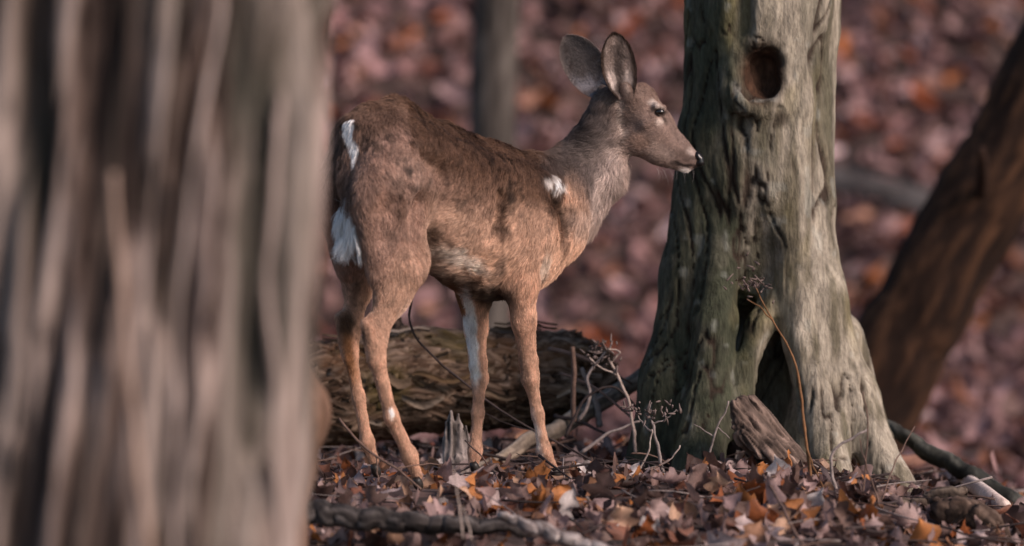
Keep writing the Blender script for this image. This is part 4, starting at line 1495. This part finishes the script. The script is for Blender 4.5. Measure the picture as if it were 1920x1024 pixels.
# legs
blend((.96, .95, .96), spot(881, 610, 13, 62, -5, .4))
blend((.80, .76, .74), spot(888, 690, 10, 34, -4, .5) * .8)
blend((.24, .10, .035), spot(858, 580, 8, 46, -6, .5) * .9)
blend((.84, .78, .75), spot(736, 776, 4.5, 12, -12, .5))
blend((.66, .57, .53), spot(1005, 815, 9, 48, -10, .5) * .7)
blend((.34, .155, .06), spot(655, 660, 12, 60, -6, .6) * .85)
blend((.07, .04, .025), spot(648, 605, 18, 22) * .8)
blend((.10, .058, .04), spot(680, 625, 10, 20, 0) * .5)
blend((.50, .36, .28), spot(750, 610, 9, 50, 22, .6) * .7)
blend((.12, .08, .065), spot(985, 700, 8, 30, -8) * .4)
blend((.62, .5, .43), spot(1018, 640, 4, 60, -4) * .4)
blend((.15, .085, .055), spot(665, 545, 8, 26, 10) * .5)
# tail: brown back, white skirt
tl = capdist((V[:, 0], V[:, 1], V[:, 2]), TL[0], .03, TL[4], .034)
istail = body & (tl < .009) & (V @ FWD - (TL[2] @ FWD) < .03) & (np.abs(W_) < .075)
blend((.92, .91, .92), istail * smooth01(py + (fbm(V * 40, 125, 2) - .5) * 40, 374, 392))
edge_x = np.interp(py, [250, 285, 310, 340, 385], [654, 667, 669, 665, 662])
blend((.92, .91, .92), istail * (1 - smooth01(np.abs(px - edge_x - 1) + (fbm(V * 50, 134, 2) - .5) * 5, 6, 10)) * (py < 385))
blend((.07, .04, .028), spot(640, 330, 20, 70) * .7 * (~istail))
# ears
ein = (region == 1)
cu = (px - 1157) / 32
blend((.33, .26, .23), ein * 1.0)
blend((.08, .06, .055), ein * (1 - smooth01(np.abs(px - 1160) + (fbm(V * 60, 126, 2) - .5) * 22, 4, 18)) * smooth01(py, 70, 110) * .75)
sidx = np.zeros(len(V))
for reg_, st_ in ((1, nb), (2, nb), (3, nb + len(e1v)), (4, nb + len(e1v))):
    ii = np.where(region == reg_)[0]
    sidx[ii] = np.abs(((ii - st_) % 15) / 14 - .5) * 2
    tt_ = (((ii - st_) % 330) // 15) / 21
    sidx[ii] = np.maximum(sidx[ii], smooth01(tt_, .86, .98))
blend((.60, .52, .48), ein * spot(1145, 150, 8, 26, -20) * 0)
d1 = 1 - smooth01(np.hypot((px - 1146) / 12, (py - 155) / 26), .5, 1.1)
d2 = 1 - smooth01(np.hypot((px - 1178) / 9, (py - 150) / 18), .5, 1.1)
blend((.60, .52, .48), ein * np.clip(d1 + d2, 0, 1) * .75)
blend((.075, .042, .03), ein * smooth01(sidx, .68, .92) * .95)
blend((.10, .07, .06), (region == 2) * 1.0)
blend((.135, .115, .11), (region == 3) * 1.0)
blend((.30, .29, .32), (region == 3) * smooth01(py + (fbm(V * 40, 127, 2) - .5) * 20, 138, 158) * .7)
blend((.07, .05, .045), (region == 3) * smooth01(fbm(V * 60, 128, 2), .55, .7) * .6)
blend((.22, .175, .16), (region == 3) * smooth01(sidx, .8, .98) * .8)
blend((.2, .16, .15), (region == 4) * 1.0)
HL = np.where(region == 1, .010, np.where(region > 1, .005, HL))
HL = np.where(istail, np.where(py > 365, .045, .018), HL)
for reg, vv in ((1, e1v), (2, e1v), (3, e2v), (4, e2v)):
    FL[region == reg] = unit(vv[20 * 15 + 7] - vv[2 * 15 + 7])
C = np.clip(C * (.84 + .32 * fbm(V * 55, 129, 3))[:, None], .004, .95)
lum = C.mean(1, keepdims=True)
C = np.clip(C * (lum / .22) ** .3, .003, .95)

# shaggy relief of the coat
rough = np.interp(HL, [.006, .012, .03], [.0008, .003, .006])
cl_ = fbm(V * [38, 38, 30], 130, 3) - .5
Vd = V + N * (rough * cl_ * 1.4)[:, None] * body[:, None]
Vd = Vd - N * (np.minimum(HL, .03) * .3 * body * (~istail))[:, None]
Vd = Vd + N * ((fbm(V * 12, 131, 2) - .5) * .010 * (HL > .012) * body)[:, None]
deer = empty('deer', (X0 + .15, Y0 + .2, 0.0), 'brown white-tailed doe standing side on with its head up and ears pricked', 'deer')
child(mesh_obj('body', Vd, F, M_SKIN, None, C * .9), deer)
# eyes
for sg in (-1, 1):
    c0 = H(1237, 210, sg * .046)
    a = np.linspace(0, math.pi, 10)
    b = np.linspace(0, 2 * math.pi, 18, endpoint=False)
    vs = [c0 + .0115 * np.array([1.12 * math.sin(x) * math.cos(y), .9 * math.sin(x) * math.sin(y), .86 * math.cos(x)]) for x in a for y in b]
    fs = [(i * 18 + j, i * 18 + (j + 1) % 18, (i + 1) * 18 + (j + 1) % 18, (i + 1) * 18 + j) for i in range(9) for j in range(18)]
    child(mesh_obj('eye', np.array(vs), fs, M_EYE), deer)
# nose pad with nostrils
Fd = Field(H(1285, 325) - [0, .05, 0], H(1330, 280) + [0, .05, 0], .0022)
Fd.cap(H(1307, 292, 0), 9 * m7, H(1311, 305, 0), 9.5 * m7, .006, LATH, 1.7)
Fd.cap(H(1315, 296, 0), 3.5 * m7, H(1316, 305, 0), 3 * m7, .008, LATH, 3)
for sg in (-1, 1):
    Fd.cap(H(1306, 300, sg * .024), 2.6 * m7, H(1311, 302, sg * .014), 2.2 * m7, .003, None, 1, True)
Vn, Fn = Fd.mesh()
child(mesh_obj('nose', Vn, Fn, M_NOSE), deer)
# hooves
for (x, y, v) in [(782, 897, -.09), (703, 872, .09), (1040, 878, -.09), (889, 868, .081)]:
    for s2 in (-.011, .011):
        a, b = D(x - 2, y, v + s2), D(x + 6, y + 22, v + s2)
        Vt, Ft = tube(np.linspace(a, b, 6), [.010, .012, .0135, .014, .012, .006], 9)
        child(mesh_obj('hoof', Vt, Ft, M_HOOF), deer)

# --- hair
hr = np.random.default_rng(77)
Ns = 420000
T = np.r_[F[:, [0, 1, 2]], F[:, [0, 2, 3]]]
ar = np.linalg.norm(np.cross(V[T[:, 1]] - V[T[:, 0]], V[T[:, 2]] - V[T[:, 0]]), axis=1)
tri = hr.choice(len(T), Ns, p=ar / ar.sum())
r1, r2 = np.sqrt(hr.random(Ns)), hr.random(Ns)
bc = np.stack([1 - r1, r1 * (1 - r2), r1 * r2], 1)


def lerp(A):
    return (A[T[tri]] * bc.reshape(Ns, 3, *([1] * (A.ndim - 1)))).sum(1)


root_p, nn, fl, cc, hl = lerp(Vd), lerp(N), lerp(FL), lerp(C), lerp(HL)
nn /= np.linalg.norm(nn, axis=1)[:, None] + 1e-9
# swirl: the lie of the coat wanders
sw = np.stack([fbm(root_p * 9 + 3 * k, 140 + k, 2) for k in range(3)], 1) - .5
sw2 = np.stack([fbm(root_p * 48 + 3 * k, 150 + k, 2) for k in range(3)], 1) - .5
amt = np.interp(hl, [.005, .02], [.5, 1.2])[:, None]
fl = fl + amt * (sw * 1.5 + sw2 * .9) + hr.normal(0, .12, (Ns, 3))
fl -= nn * (fl * nn).sum(1)[:, None]
fl /= np.linalg.norm(fl, axis=1)[:, None] + 1e-9
lift = np.clip(hr.normal(.34, .12, Ns) + (fbm(root_p * 38, 160, 2) - .5) * .7, .1, 1.0)
L = hl * hr.uniform(.6, 1.25, Ns)
pts = np.zeros((Ns, 4, 3), np.float32)
pts[:, 0] = root_p - nn * .001
pts[:, 1] = root_p + (fl * .33 + nn * (lift * .33)[:, None]) * L[:, None]
pts[:, 2] = root_p + (fl * .68 + nn * (lift * .52)[:, None]) * L[:, None]
pts[:, 3] = root_p + (fl * 1.0 + nn * (lift * .55)[:, None]) * L[:, None] + np.array([0, 0, -.0012])
flb = lerp(FL)
flb /= np.linalg.norm(flb, axis=1)[:, None] + 1e-9
streak = fbm(root_p * 105 - flb * ((root_p * flb).sum(1) * 80)[:, None], 170, 3)
tone = hr.uniform(.72, 1.28, Ns) * np.clip(.38 + 1.25 * streak, .4, 1.6)
hc = np.clip(cc * tone[:, None], .004, .97)
skip = np.hypot((lambda a: a[0] - 1237)(proj(root_p)), (lambda a: a[1] - 210)(proj(root_p))) < 7
keep = ~skip
pts, hc, L = pts[keep], hc[keep], L[keep]
# chin and muzzle whiskers
wh, wc = [], []
for k in range(14):
    a = H(hr.uniform(1225, 1298), hr.uniform(309, 320), -hr.uniform(0, .012))
    dlt = np.array([hr.normal(.0, .015), -.01, -hr.uniform(.02, .05)])
    wh.append(np.stack([a, a + dlt * .35 + [.004, 0, 0], a + dlt * .7 + [.004, 0, 0], a + dlt]))
    wc.append([.45, .4, .38])
pts = np.r_[pts, np.array(wh, np.float32)]
hc = np.r_[hc, np.array(wc)]
L = np.r_[L, np.full(14, .02)]
NC = len(pts)
hd = bpy.data.hair_curves.new('coat')
hd.add_curves([4] * NC)
hd.attributes['position'].data.foreach_set('vector', pts.astype(np.float32).ravel())
ra = hd.attributes.get('radius') or hd.attributes.new('radius', 'FLOAT', 'POINT')
rw = np.interp(L, [.004, .015, .045], [.00032, .00048, .00055])[:, None] * np.array([1.0, .95, .7, .15])
rw[-14:] *= .3
ra.data.foreach_set('value', rw.astype(np.float32).ravel())
ca = hd.attributes.new('col', 'FLOAT_COLOR', 'CURVE')
c4 = np.ones((NC, 4), np.float32)
c4[:, :3] = hc
ca.data.foreach_set('color', c4.ravel())
M_HAIR, n_, l_, b_ = new_mat('deer_hair')
at = n_.new('ShaderNodeAttribute')
at.attribute_name = 'col'
l_.new(at.outputs['Color'], b_.inputs['Base Color'])
b_.inputs['Roughness'].default_value = 0.6
b_.inputs['Specular IOR Level'].default_value = 0.25
hd.materials.append(M_HAIR)
coat = bpy.data.objects.new('coat', hd)
link(coat)
child(coat, deer)
